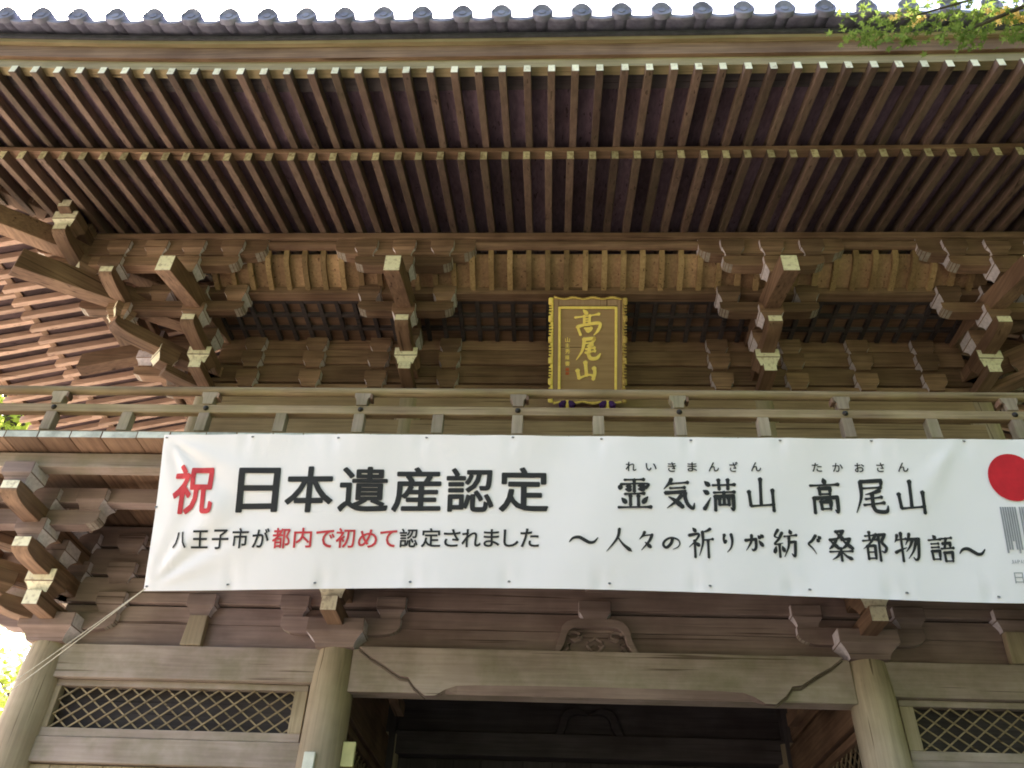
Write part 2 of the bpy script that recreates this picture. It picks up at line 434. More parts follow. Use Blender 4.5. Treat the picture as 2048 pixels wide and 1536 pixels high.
T = [7.895, 8.20, 8.495, 8.79]    # head tops of the four tiers of blocks
Bs = [t - H_M for t in T]         # their bases
def put(par, me, x, y, z, name="bearing_block", rot=0.0):
    j = random.uniform
    return link(name, me, par, (x + j(-.004, .004), y + j(-.003, .003), z), (0, j(-.006, .006), rot + j(-.014, .014)))
def tail_rafter(par, x, y0, y1, z_end_top, w=.18, h=.235, slope=.27, name="tail_rafter"):
    """slanting tail rafter: tip at y1 (front), runs up and back to y0"""
    zt = z_end_top; zb = z_end_top - h
    L = y0 - y1
    m = MB(); m.hexa([(x - w / 2, y1, zb), (x + w / 2, y1, zb), (x + w / 2, y1, zt), (x - w / 2, y1, zt),
                      (x - w / 2, y0, zb + slope * L), (x + w / 2, y0, zb + slope * L), (x + w / 2, y0, zt + slope * L), (x - w / 2, y0, zt + slope * L)], 0, (1, 0))
    return m.build(name, [wood_y, cream], par, bevel=.005)

# ---- upper bracket set over an inner column (built once, then copied)
def bracket_center(cx):
    s = empty("bracket_set", gate, (cx, 0, 0)); kids = []
    A = kids.append
    A(y_arm(-.17, WY, 0, 7.57, Bs[0] + .003, w=.15, c0=False).build("bracket_arm", YM, s, bevel=.004))
    A(put(s, MASUF, 0, S1, Bs[0]))
    A(y_arm(-.66, WY, 0, Bs[1] - .15, Bs[1] + .003).build("bracket_arm", YM, s, bevel=.004))
    A(put(s, MASU, 0, S1, Bs[1])); A(put(s, MASU, 0, S2, Bs[1]))
    A(x_arm(-.57, .57, S2, Bs[2] - .15, Bs[2] + .003).build("bracket_arm", XM, s, bevel=.004))
    for x in (-.45, .45): A(put(s, MASU, x, S2, Bs[2]))
    A(tail_rafter(s, 0, WY, -1.45, 8.13))
    A(put(s, MASU, 0, PY, Bs[2] + .02))
    A(x_arm(-.57, .57, PY, Bs[3] - .15, Bs[3] + .003).build("bracket_arm", XM, s, bevel=.004))
    for x in (-.45, 0, .45): A(put(s, MASU, x, PY, Bs[3]))
    A(x_arm(-.83, .83, PY, 8.60, 8.855, w=.15, cl=.26, ch=.15).build("boat_arm", XM, s, bevel=.005))
    for k in range(3):
        for x in (-.45, .45): A(put(s, MASU, x, WY, Bs[k] - (.06 if k == 2 else 0)))
    KIDS[s.name] = kids
    return s
bc = bracket_center(XU - CX)
copy_part(bc, gate, (XU + CX, 0, 0))

# ---- corner bracket set; s = -1 left corner, +1 right corner
def bracket_corner(cx, sg):
    s = empty("corner_bracket_set", gate, (cx, 0, 0))
    f = lambda a, b: (min(sg * a, sg * b), max(sg * a, sg * b))     # outward positive
    def xa(a, b, y, z0, z1, ca=True, cb=True, **k):
        lo, hi = f(a, b)
        c0, c1 = (ca, cb) if sg * a < sg * b else (cb, ca)
        return x_arm(lo, hi, y, z0, z1, c0=c0, c1=c1, **k)
    # to the front
    y_arm(-.17, WY, 0, 7.57, Bs[0] + .003, w=.15, c0=False).build("bracket_arm", YM, s, bevel=.004)
    put(s, MASUF, 0, S1, Bs[0])
    y_arm(-.66, WY, 0, Bs[1] - .15, Bs[1] + .003).build("bracket_arm", YM, s, bevel=.004)
    put(s, MASU, 0, S1, Bs[1]); put(s, MASU, 0, S2, Bs[1])
    tail_rafter(s, 0, WY, -1.45, 8.13)
    # to the side
    xa(-.1, .57, WY, 7.57, Bs[0], ca=False).build("bracket_arm", XM, s, bevel=.004)
    put(s, MASUG, sg * .455, WY, Bs[0], rot=PI2)
    xa(-.1, 1.05, WY, Bs[1] - .15, Bs[1], ca=False).build("bracket_arm", XM, s, bevel=.004)
    put(s, MASU, sg * .455, WY, Bs[1], rot=PI2); put(s, MASU, sg * .91, WY, Bs[1], rot=PI2)
    o = tail_rafter(s, 0, 0, -1.80, 8.17); o.data.materials[1] = wood_y; o.location = (0, WY, 0); o.rotation_euler = (0, 0, -sg * -PI2 if sg < 0 else PI2)
    # rows parallel to the front
    put(s, MASU, sg * .91, S2, Bs[1])
    xa(-.57, 1.45, S2, Bs[2] - .15, Bs[2] + .003).build("bracket_arm", XM, s, bevel=.004)
    for x in (-.45, .05, .48): put(s, MASU, sg * x, S2, Bs[2])
    for x in (0.0, .93): put(s, MASU, sg * x, PY, Bs[2] + .02)
    xa(-.57, 1.75, PY, Bs[3] - .15, Bs[3] + .003).build("bracket_arm", XM, s, bevel=.004)
    for x in (-.47, 0, .46, .91): put(s, MASU, sg * x, PY, Bs[3])
    xa(-.87, 1.95, PY, 8.60, 8.855, w=.15, cl=.26, ch=.15).build("boat_arm", XM, s, bevel=.005)
    # rows parallel to the side
    y_arm(-1.10, 1.0, sg * .91, Bs[2] - .15 + .05, Bs[2] + .05).build("bracket_arm", YM, s, bevel=.004)
    put(s, MASU, sg * .91, WY, Bs[2] + .04, rot=PI2)
    y_arm(-1.52, 1.0, sg * 1.36, Bs[3] - .15, Bs[3] + .003, ch=.08).build("bracket_arm", YM, s, bevel=.004)
    put(s, MASUF, sg * 1.36, -1.40, Bs[3] + .003)
    for y in (-.5, -.05, .4, .85): put(s, MASU, sg * 1.36, y, Bs[3], rot=PI2)
    y_arm(-1.62, 1.1, sg * 1.36, 8.735, 8.885, w=.15, ch=.12).build("boat_arm", YM, s, bevel=.005)
    # on the diagonal
    r45 = -sg * R(45)
    def dg(o): o.location = (0, WY, 0); o.rotation_euler = (0, 0, r45 if sg > 0 else R(-45)); return o
    d = 1.414
    q = lambda o: (setattr(o, "location", (0, WY, 0)), setattr(o, "rotation_euler", (0, 0, R(45) if sg > 0 else R(-45))))
    o = y_arm(-.62, 0, 0, 7.57, Bs[0] + .003, w=.17).build("bracket_arm", [wood_y, grain_grey, wood_y], s, bevel=.004); q(o)
    o = put(s, MASUF, sg * .455, S1, Bs[0], rot=R(45) if sg > 0 else R(-45))
    o = y_arm(-.95 * d, 0, 0, Bs[1] - .15, Bs[1] + .02, w=.19, cl=.3).build("bracket_arm", [wood_y, grain_grey, wood_y], s, bevel=.004); q(o)
    put(s, MASUF, sg * .91, S2, Bs[1], rot=R(45) if sg > 0 else R(-45))
    o = tail_rafter(s, 0, 0, -1.775 * d, 8.25, w=.21, h=.28, slope=.19, name="corner_tail_rafter"); q(o)
    put(s, MASUF, sg * 1.30, -.90, Bs[2] + .05, rot=R(45) if sg > 0 else R(-45))
    o.data.materials[1] = wood_y
    for k in range(3):
        put(s, MASU, -sg * .45, WY, Bs[k] - (.06 if k == 2 else 0))
        put(s, MASU, 0, WY + .45, Bs[k], rot=PI2)
    return s
PI2 = math.pi / 2
bracket_corner(XU - CC, -1)
bracket_corner(XU + CC, 1)
# single blocks on the struts between the sets
for sx in (-1, 1):
    s = empty("strut_block_stack", gate, (XU + sx * 3.405, 0, 0))
    for k in range(3): put(s, MASU, 0, WY, Bs[k] - (.06 if k == 2 else 0))

# ---- upper wall
X0, X1 = XU - CC, XU + CC
def beam(name, x0, x1, y0, y1, z0, z1, mat, bev=.006, parent=None):
    return MB().box(x0, x1, y0, y1, z0, z1).build(name, mat, parent or gate, bevel=bev)
uw = MB().box(X0, X1, WY, WY + .06, 5.4, 8.47).build("upper_wall", wood_x, gate)
for z0, z1, yf in ((7.53, 7.735, .35), (7.775, 8.02, .355), (8.075, 8.30, .36), (8.315, 8.474, .365)):
    beam("wall_beam", X0 - .02, X1 + .02, yf, WY - .002, z0, z1, wood_x)
beam("wall_beam", X0 - .05, X1 + .05, .30, WY - .002, 7.30, 7.50, tan_x)
beam("wall_beam", X0 - .05, X1 + .05, .28, WY - .002, 6.88, 7.155, tan_x)
xs = [XU - CC, XU - CX, XU + CX, XU + CC]
for x in xs:
    MB().tube([(x, WY + .02, 5.55), (x, WY + .02, 7.52)], .16, 20).build("upper_column", grey_z, gate, smooth=True)
# door and wall planks of the upper storey seen between the balcony posts
x = X0 + .14; k = 0
while x < X1 - .2:
    w = random.uniform(.21, .27)
    beam("wall_plank", x, min(x + w - .006, X1), WY - .03 - .004 * (k % 2), WY - .002, 5.66, 6.87, tan_z, .003); x += w; k += 1
# side walls of the upper storey
for sx in (-1, 1):
    xw = XU + sx * CC
    MB().box(xw - .04, xw + .04, WY + .062, 4.2, 5.4, 8.47).build("upper_side_wall", wood_y, gate)
MB().box(X0, X1, 4.2, 4.26, 5.4, 8.47).build("upper_rear_wall", wood_x, gate)

# ---- second step beam, eaves purlin
beam("step_beam", XU - CC - .85, XU + CC + .85, -.57, -.43, 8.405, 8.512, wood_x)
for sx in (-1, 1):
    beam("step_beam", XU + sx * (CC + .91) - .07, XU + sx * (CC + .91) + .07, -.42, 4.9, 8.41, 8.515, wood_y)
PX = CC + 1.36
MB().tube([(XU - PX - .3, -.965, 8.80), (XU + PX + .3, -.965, 8.80)], .058, 14).build("eaves_purlin", wood_x, gate, smooth=True)
beam("purlin_board", XU - PX - .45, XU + PX + .45, -1.045, -.86, 8.858, 8.948, wood_x)
for sx in (-1, 1):
    xx = XU + sx * PX
    MB().tube([(xx, -1.3, 8.80), (xx, 6.0, 8.80)], .058, 12).build("eaves_purlin", wood_y, gate, smooth=True)
    beam("purlin_board", xx - .09, xx + .09, -1.2, 6.0, 8.860, 8.946, wood_y)

# ---- lattice ceiling between wall and step beam
cl = empty("lattice_ceiling", gate)
lx0, lx1 = XU - CC, XU + CC
MB().box(lx0, lx1, -.42, .398, 8.475, 8.49).build("ceiling_board", wood_x, cl)
bar = MB().box(-.026, .026, -.428, .333, 8.425, 8.474).mesh("ceiling_bar", dark_x, .003)  # bars in dark timber: their shade put into the colour
x = lx0 + .1
while x < lx1:
    link("ceiling_bar", bar, cl, (x, 0, 0)); x += .2165
for y in (-.385, -.14, .105):
    MB().box(lx0, lx1, y - .026, y + .026, 8.428, 8.473).build("ceiling_bar", dark_x, cl)
for y in (-.263, -.018, .225):
    pass

# ---- curved ribs and boards of the slanting soffit between step beam and purlin
rb = empty("ribbed_soffit", gate)
def ribcurve(t):      # from the step beam up and out to the purlin
    y = -.545 - .355 * math.sin(t * math.pi / 2) ** 1.3
    z = 8.505 + .24 * (1 - math.cos(t * math.pi / 2)) * .55 + .24 * t * .45
    return y, z
def rib_mesh(w, off, th, name, mat, n=7):
    m = MB(); vs = []
    for i in range(n):
        y, z = ribcurve(i / (n - 1)); 
        a, b = ribcurve(min(1, i / (n - 1) + .05)); c, d = ribcurve(max(0, i / (n - 1) - .05))
        ty, tz = a - c, b - d; l = math.hypot(ty, tz); ny, nz = -tz / l, ty / l     # outward/down normal
        if ny > 0: ny, nz = -ny, -nz
        for (u, h) in ((-w / 2, off + th), (w / 2, off + th), (w / 2, off), (-w / 2, off)):
            vs.append((u, y + ny * h, z + nz * h))
    fs = [(0, 1, 2, 3), tuple(range(4 * n - 4, 4 * n))[::-1]]
    for i in range(n - 1):
        for k in range(4):
            fs.append((i * 4 + k, i * 4 + (k + 1) % 4, i * 4 + 4 + (k + 1) % 4, i * 4 + 4 + k))
    m.add(vs, fs, 0)
    return m.mesh(name, mat, smooth=False)
ribw = wood("rib_timber", (0.40, 0.27, 0.14), (0.27, 0.175, 0.085), 2, vary=.3)
ribb = wood("rib_board_timber", (0.50, 0.32, 0.18), (0.34, 0.21, 0.125), 2, vary=.3)
RM = rib_mesh(.062, .0, .055, "rib", ribw); BM_ = rib_mesh(.220, -.03, .012, "rib_board", ribb)
x = -0.9600 - .2227 * 16
while x < 4.4:
    link("rib", RM, rb, (x, 0, 0)); link("rib_board", BM_, rb, (x + .1113, 0, 0)); x += .2227
rb2 = rib_mesh(.22, -.03, .012, "side_board", ribb)

# ---- rafters
SP = .2262
def rafter(name, p0, p1, w, h, mats, along):
    """p0 inner bottom centre, p1 tip bottom centre (tip painted)"""
    a = Vector(p0); b = Vector(p1)
    s = Vector((w / 2, 0, 0)) if along == 'y' else Vector((0, w / 2, 0)); u = Vector((0, 0, h))
    m = MB(); m.hexa([b - s, b + s, b + s + u, b - s + u, a - s, a + s, a + s + u, a - s + u], 0, (1, 0))
    return m.build(name, mats, gate, bevel=.004)
PH = -0.7254
k0 = int((-7.35 - PH) / SP)
base_tips, fly_tips = [], []
for k in range(k0, 36):
    x = PH + k * SP
    if abs(x) > 7.25: continue
    yin = .36 if abs(x) < 4.7 else .4 - (abs(x) - 4.72) + .14
    jz = random.uniform(-.005, .005); jx = random.uniform(-.007, .007)
    zt = 8.572 + ufront(x, .5) + jz
    if yin < -1.0:   # jack rafters that die into the hip rafter
        zin = 8.945 - .2866 * (-1.045 - yin) + ufront(x, .5) * .5
    else: zin = 8.945 + .2866 * (yin + 1.045)
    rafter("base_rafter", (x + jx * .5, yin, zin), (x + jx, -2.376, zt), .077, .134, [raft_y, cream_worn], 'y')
    base_tips.append(x)
# flying rafters, slightly wider spread towards the tips as in the photo
FS = .2262; FP = -0.7058
k = int((-8.3 - FP) / FS)
while FP + k * FS < 8.3:
    x = FP + k * FS; k += 1
    yin = -1.85 if abs(x) < 6.2 else max(-3.3, .4 - (abs(x) - 4.72) + .1) if abs(x) > 6.95 else -1.85
    zt = 8.494 + ufront(x); jx = random.uniform(-.004, .004)
    zin = 8.494 + ufront(x, .6) + .268 * (yin + 3.416)
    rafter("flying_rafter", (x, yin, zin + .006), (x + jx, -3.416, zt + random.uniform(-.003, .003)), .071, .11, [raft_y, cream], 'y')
    fly_tips.append(x)
# side eave rafters (left and right)
for sx in (-1, 1):
    for k in range(-8, 26):
        y = -.07 + k * .2415
        xi = 4.8 if y > -.95 else 4.72 + (.4 - y) - .1
        if xi > 7.3: continue
        zt = 8.615 + uside(y, .5)
        sl = (8.945 - 8.615) / (7.45 - 6.08)
        rafter("base_rafter", (sx * xi, y, zt + sl * (7.45 - xi)), (sx * 7.45, y, zt), .070, .098, [raft_x_lit, cream if sx > 0 else raft_x_lit], 'x')
        if y > -3.3:
            xi2 = max(6.9, 4.72 + (.4 - y) - .1)
            zt = 8.50 + uside(y)
            rafter("flying_rafter", (sx * xi2, y, 8.50 + uside(y, .6) + .26 * (8.54 - xi2)), (sx * 8.54, y, zt), .068, .09, [raft_x_lit, cream], 'x')

# ---- long swept boards of the eave, one piece per eave side and kind
def sweep_front(name, y0, y1, z0, z1, xa, xb, mat, t=1.0, n=30, slant=0.0, bev=0.004):
    m = MB(); vs = []
    for i in range(n + 1):
        x = xa + (xb - xa) * i / n; u = ufront(x, t)
        vs += [(x, y0, z0 + u), (x, y1, z0 + u + slant), (x, y1, z1 + u + slant), (x, y0, z1 + u)]
    fs = [(0, 1, 2, 3), tuple(range(4 * n, 4 * n + 4))[::-1]]
    for i in range(n):
        for k in range(4): fs.append((i * 4 + k, i * 4 + (k + 1) % 4, i * 4 + 4 + (k + 1) % 4, i * 4 + 4 + k))
    m.add(vs, fs, 0)
    return m.build(name, mat, gate)
def sweep_side(name, x0, x1, z0, z1, ya, yb, mat, t=1.0, n=20, sg=-1):
    m = MB(); vs = []
    for i in range(n + 1):
        y = ya + (yb - ya) * i / n; u = uside(y, t)
        vs += [(sg * x0, y, z0 + u), (sg * x1, y, z0 + u), (sg * x1, y, z1 + u), (sg * x0, y, z1 + u)]
    fs = [(0, 1, 2, 3), tuple(range(4 * n, 4 * n + 4))[::-1]]
    for i in range(n):
        for k in range(4): fs.append((i * 4 + k, i * 4 + (k + 1) % 4, i * 4 + 4 + (k + 1) % 4, i * 4 + 4 + k))
    m.add(vs, fs, 0)
    return m.build(name, mat, gate)
eave_gold = wood("eave_edge_timber", (0.42, 0.33, 0.19), (0.29, 0.22, 0.125), 0, vary=.03, moss=.3, stain=.3)
sweep_front("eave_support", -2.372, -2.27, 8.713, 8.772, -7.4, 7.4, wood_x, .5)
sweep_front("eave_edge_beam", -3.392, -3.30, 8.609, 8.744, -8.5, 8.5, eave_gold)
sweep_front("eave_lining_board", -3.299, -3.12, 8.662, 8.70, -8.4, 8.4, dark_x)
sweep_front("fascia_board", -3.428, -3.30, 8.746, 8.938, -8.55, 8.55, wood_x)
sweep_front("fascia_strip", -3.468, -3.30, 8.940, 8.992, -8.6, 8.6, eave_gold)
sweep_front("tile_bed", -3.49, -3.25, 8.994, 9.05, -8.6, 8.6, tile_bed_m)
for sg in (-1, 1):
    sweep_side("eave_support", 7.445, 7.35, 8.757, 8.815, -2.2, 6.6, wood_y, .5, sg=sg)
    sweep_side("eave_edge_beam", 8.515, 8.36, 8.615, 8.75, -3.2, 7.8, wood_y, sg=sg)
    sweep_side("fascia_board", 8.55, 8.42, 8.752, 8.94, -3.29, 7.8, wood_y, sg=sg)
    sweep_side("tile_bed", 8.58, 8.40, 8.942, 9.11, -3.24, 7.8, tile_m, sg=sg)
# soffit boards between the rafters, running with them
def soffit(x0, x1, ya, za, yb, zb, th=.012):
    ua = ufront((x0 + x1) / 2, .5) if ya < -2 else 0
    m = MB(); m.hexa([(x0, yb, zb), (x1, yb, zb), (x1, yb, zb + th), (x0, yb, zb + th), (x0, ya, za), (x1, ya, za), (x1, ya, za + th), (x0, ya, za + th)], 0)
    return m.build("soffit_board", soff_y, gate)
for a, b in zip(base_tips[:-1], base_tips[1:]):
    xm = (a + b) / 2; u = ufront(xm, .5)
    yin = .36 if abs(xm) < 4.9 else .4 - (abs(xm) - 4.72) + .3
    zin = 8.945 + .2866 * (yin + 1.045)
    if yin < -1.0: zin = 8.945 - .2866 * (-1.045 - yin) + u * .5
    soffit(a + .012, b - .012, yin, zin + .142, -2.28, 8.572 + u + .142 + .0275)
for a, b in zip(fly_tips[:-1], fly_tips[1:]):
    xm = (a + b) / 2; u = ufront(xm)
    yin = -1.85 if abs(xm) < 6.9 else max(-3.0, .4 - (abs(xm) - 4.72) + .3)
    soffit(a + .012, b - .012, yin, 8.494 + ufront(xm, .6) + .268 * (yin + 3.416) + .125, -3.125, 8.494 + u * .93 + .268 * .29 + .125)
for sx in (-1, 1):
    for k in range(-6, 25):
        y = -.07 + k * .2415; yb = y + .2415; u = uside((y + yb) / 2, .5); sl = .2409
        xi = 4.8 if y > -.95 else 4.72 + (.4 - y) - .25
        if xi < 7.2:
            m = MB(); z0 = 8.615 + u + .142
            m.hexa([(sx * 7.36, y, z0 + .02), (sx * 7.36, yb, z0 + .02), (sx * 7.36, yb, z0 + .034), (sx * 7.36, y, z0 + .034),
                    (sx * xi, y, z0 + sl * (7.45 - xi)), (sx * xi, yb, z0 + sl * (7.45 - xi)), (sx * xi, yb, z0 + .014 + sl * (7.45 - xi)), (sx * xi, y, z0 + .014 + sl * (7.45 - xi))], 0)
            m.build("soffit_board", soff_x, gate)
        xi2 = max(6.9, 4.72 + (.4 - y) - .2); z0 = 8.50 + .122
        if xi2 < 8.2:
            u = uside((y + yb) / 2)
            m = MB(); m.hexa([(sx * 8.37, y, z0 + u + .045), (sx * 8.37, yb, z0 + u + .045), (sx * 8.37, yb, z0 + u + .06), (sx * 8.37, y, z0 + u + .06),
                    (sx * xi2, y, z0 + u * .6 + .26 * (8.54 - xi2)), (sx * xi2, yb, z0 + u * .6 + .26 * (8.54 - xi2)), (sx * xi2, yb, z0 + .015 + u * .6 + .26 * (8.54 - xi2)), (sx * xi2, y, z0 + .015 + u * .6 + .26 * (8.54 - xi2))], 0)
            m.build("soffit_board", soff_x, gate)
# hip rafters on the corners
for sg in (-1, 1):
    def DP(t, z, off):      # point on the diagonal, off = sideways
        return (XU * 0 + sg * (4.72 + t) + off * .7071 * sg * -1, .4 - t + off * -.7071, z)
    def hip(name, ts, w, h):
        m = MB(); vs = []
        for t, z in ts:
            for o, dz in ((-w / 2, 0), (w / 2, 0), (w / 2, h), (-w / 2, h)): vs.append(DP(t, z + dz, o))
        n = len(ts) - 1
        fs = [(0, 1, 2, 3), tuple(range(4 * n, 4 * n + 4))[::-1]]
        for i in range(n):
            for k in range(4): fs.append((i * 4 + k, i * 4 + (k + 1) % 4, i * 4 + 4 + (k + 1) % 4, i * 4 + 4 + k))
        m.add(vs, fs, 0); return m.build(name, wood_y, gate, bevel=.006)
    hip("hip_rafter", [(0.0, 8.90), (1.516, 8.53), (2.0, 8.42), (2.45, 8.36), (2.9, 8.36)], .20, .26)
    hip("flying_hip_rafter", [(1.75, 8.905), (2.4, 8.80), (3.0, 8.77), (3.5, 8.80), (3.95, 8.88)], .18, .2)

# ---- roof of tiles
TSP, TPH = .3795, -0.956
rs = .46                                             # roof pitch
def zroof(y): return 9.165 + rs * (y + 3.6) + .018 * (y + 3.6) ** 2
deck = MB()
ny, nx = 12, 24
for i in range(nx):
    xa, xb = -8.5 + 17.0 * i / nx, -8.5 + 17.0 * (i + 1) / nx
    for j in range(ny):
        ya, yb = -3.35 + 5.65 * j / ny, -3.35 + 5.65 * (j + 1) / ny
        P = lambda x, y: (x, y, zroof(y) - .10 + ufront(x) * max(0, 1 - (y + 3.6) / 3.0))
        deck.add([P(xa, ya), P(xb, ya), P(xb, yb), P(xa, yb)], [(0, 1, 2, 3)], 0)
deck.build("roof_deck", tile_m, gate)
MB().add([(-8.5, 2.3, zroof(2.3) - .1), (8.5, 2.3, zroof(2.3) - .1), (8.5, 8.0, 9.15), (-8.5, 8.0, 9.15)], [(0, 1, 2, 3)], 0).build("rear_roof_slope", tile_m, gate)
MB().box(-8.4, 8.4, 2.1, 2.5, zroof(2.3) - .15, zroof(2.3) + .6).build("roof_ridge", tile_m, gate, bevel=.05)
for sg in (-1, 1):
    m = MB().add([(sg * 8.45, -3.3, 9.10), (sg * 8.45, 8.0, 9.10), (sg * 8.45, 2.3, zroof(2.3) - .12)], [(0, 1, 2)], 0).build("roof_gable", wood_y, gate)
def round_tile(i, x):
    u = ufront(x); m = MB(); pts = []
    n = 9
    for j in range(n):
        y = -3.64 + 5.67 * j / (n - 1); pts.append((0, y, zroof(y) + ufront(x) * max(0, 1 - (y + 3.6) / 3.0)))
    m.tube(pts, .088, 14, 0)
    o = m.build("round_tile", tile_m, gate, smooth=True); o.location = (x, 0, 0)
    # end disc with raised rim
    e = MB(); z = 9.138 + u; n = 24; vs = []; R0, R1, y0, y1 = .102, .082, -3.655, -3.643
    for r, y in ((R0, -3.60), (R0, y0 + .008), (R0 - .006, y0), (R1, y0), (R1 - .006, y1), (.04, y1), (.034, y1 - .008)):
        for k in range(n): a = 2 * math.pi * k / n; vs.append((r * math.cos(a), y, z + r * math.sin(a)))
    fs = []
    for j in range(6):
        for k in range(n): fs.append((j * n + k, j * n + (k + 1) % n, (j + 1) * n + (k + 1) % n, (j + 1) * n + k))
    fs.append(tuple(range(6 * n, 7 * n))[::-1]); fs.append(tuple(range(n)))
    e.add(vs, fs, 0); c = e.build("tile_end", tile_m, o, smooth=True)
def pan_tile(x):
    """hollow tile between two round ones, with its turned-down front lip"""
    m = MB(); n = 10; hw = TSP / 2 - .01; vs = []
    us = ufront(x)
    def arc(k): a = -1 + 2 * k / n; return a * hw, .055 * (a * a) 
    ys = [-3.60, -3.3, -2.6, -1.6, 0.0, 2.0]
    for y in ys:
        zz = zroof(y) - .085 + us * max(0, 1 - (y + 3.6) / 3.0)
        for k in range(n + 1):
            xx, dz = arc(k); vs.append((xx, y, zz + dz))
        for k in range(n + 1):
            xx, dz = arc(k); vs.append((xx, y, zz + dz - .022))
    N = 2 * (n + 1); fs = []
    for j in range(len(ys) - 1):
        for k in range(n):
            fs.append((j * N + k, j * N + k + 1, (j + 1) * N + k + 1, (j + 1) * N + k))
            fs.append((j * N + n + 1 + k, j * N + n + 2 + k, (j + 1) * N + n + 2 + k, (j + 1) * N + n + 1 + k))
    for k in range(n): fs.append((k, k + 1, n + 2 + k, n + 1 + k))
    m.add(vs, fs, 0)
    # lip: crescent hanging at the front
    vs = []; z0 = zroof(-3.6) - .085 + us
    for y in (-3.622, -3.598):
        for k in range(n + 1):
            xx, dz = arc(k); vs.append((xx, y, z0 + dz + .004))
        for k in range(n + 1):
            xx, dz = arc(k); a = abs(-1 + 2 * k / n); vs.append((xx, y, z0 + dz - .008 - .038 * math.sqrt(max(0, 1 - a ** 2))))
    fs = []
    for k in range(n):
        fs += [(k, k + 1, n + 2 + k, n + 1 + k), (N + k, N + k + 1, N + n + 2 + k, N + n + 1 + k), (k, k + 1, N + k + 1, N + k), (n + 1 + k, n + 2 + k, N + n + 2 + k, N + n + 1 + k)]
    m.add(vs, fs, 0)
    o = m.build("pan_tile", tile_m, gate, smooth=True); o.location = (x, 0, 0)
k = int((-8.4 - TPH) / TSP)
while TPH + k * TSP < 8.4:
    x = TPH + k * TSP + random.uniform(-.006, .006)
    round_tile(k, x); pan_tile(TPH + (k + .5) * TSP); k += 1

# ================================================================== lower storey
TL = [4.755, 5.07, 5.385]; BL = [t - .205 for t in TL]
for cx in (XL - LC, XL - LX, XL + LX, XL + LC):
    n = 12
    MB().tube([(cx, 0, z) for z in (.34, 1.5, 3.0, 4.0, 4.235)], [.205, .205, .203, .198, .18], 40).build("column", grey_z, gate, smooth=True)
    MB().tube([(cx, 2.8, .34), (cx, 2.8, 4.235)], .2, 24).build("column", grey_z, gate, smooth=True)
    MB().box(cx - .32, cx + .32, -.32, .32, .322, .38).build("column_base", stone_m, gate, bevel=.02)
LZ = [low_x, grain_grey, tan_end, arm_end]
def lower_front_arms(s, x=0.0, e3=-1.52):
    y_arm(-.61, 0, x, 4.41, BL[0] + .003, w=.15, c0=False).build("bracket_arm", YM, s, bevel=.004)
    put(s, MASUF, x, -.48, BL[0])
    y_arm(-1.06, 0, x, BL[1] - .16, BL[1] + .003, ch=.10).build("bracket_arm", YM, s, bevel=.004)
    put(s, MASUL, x, -.48, BL[1]); put(s, MASUL, x, -.92, BL[1])
    y_arm(e3, 0, x, BL[2] - .16, BL[2] + .003, ch=.085).build("bracket_arm", YM, s, bevel=.004)
    put(s, MASUL, x, e3 + .13, BL[2]); put(s, MASUL, x, -.48, BL[2])
def lower_set(cx):
    s = empty("balcony_bracket_set", gate, (cx, 0, 0))
    put(s, DAITO, 0, 0, 4.232, "great_bearing_block")
    x_arm(-.58, .58, -.02, 4.385, BL[0] + .003, w=.16).build("bracket_arm", LZ, s, bevel=.004)
    lower_front_arms(s, 0, -1.465)
    for k in range(3):
        for x in (-.475, .475): put(s, MASUL, x, -.005, BL[k])
    put(s, MASUL, 0, -.02, BL[1])
    x_arm(-.58, .58, -.92, BL[2] - .155, BL[2] + .003).build("bracket_arm", LZ, s, bevel=.004)
    for x in (-.47, 0, .47): put(s, MASUL, x, -.92, BL[2])
    KIDS[s.name] = [o for o in bpy.data.objects if o.parent == s]
    return s
ls = lower_set(XL - LX)
copy_part(ls, gate, (XL + LX, 0, 0))
def lower_corner(cx, sg):
    s = empty("balcony_corner_bracket_set", gate, (cx, 0, 0))
    put(s, DAITO, 0, 0, 4.232, "great_bearing_block")
    lo, hi = sorted((-sg * .58, sg * .61))
    x_arm(lo, hi, -.02, 4.385, BL[0] + .003, w=.16).build("bracket_arm", LZ, s, bevel=.004)
    lower_front_arms(s)
    for k, e in ((1, 1.06), (2, 1.52)):
        lo, hi = sorted((0, sg * e))
        x_arm(lo, hi, 0, BL[k] - .16, BL[k] + .003, w=.15, c0=sg < 0, c1=sg > 0, endm=1).build("bracket_arm", LZ, s, bevel=.004)
    for k in range(3): put(s, MASUL, -sg * .475, -.005, BL[k])
    for k in range(1, 3): put(s, MASUL, 0, -.02, BL[k] - .001)
    put(s, MASUG, sg * .48, 0, BL[0], rot=PI2); put(s, MASUG, sg * .92, 0, BL[1], rot=PI2); put(s, MASUG, sg * 1.39, 0, BL[2], rot=PI2)
    lo, hi = sorted((-sg * .58, sg * 1.45))
    x_arm(lo, hi, -.92, BL[2] - .155, BL[2] + .003).build("bracket_arm", LZ, s, bevel=.004)
    for x in (-.47, 0, .92): put(s, MASUL, sg * x, -.92, BL[2])
    y_arm(-1.45, .58, sg * .92, BL[2] - .158, BL[2] - .001, c1=True).build("bracket_arm", YM, s, bevel=.004)
    rz = R(45) if sg > 0 else R(-45)
    for e, z in ((.62, 4.41), (1.45, BL[1] - .16), (2.1, BL[2] - .16)):
        o = y_arm(-e, 0, 0, z, z + .165, w=.17).build("bracket_arm", [wood_y, grain_grey, wood_y], s, bevel=.004); o.rotation_euler = (0, 0, rz)
    put(s, MASUF, sg * .48, -.48, BL[0], rot=rz); put(s, MASUF, sg * .92, -.92, BL[1], rot=rz); put(s, MASUF, sg * 1.39, -1.39, BL[2], rot=rz)
    return s
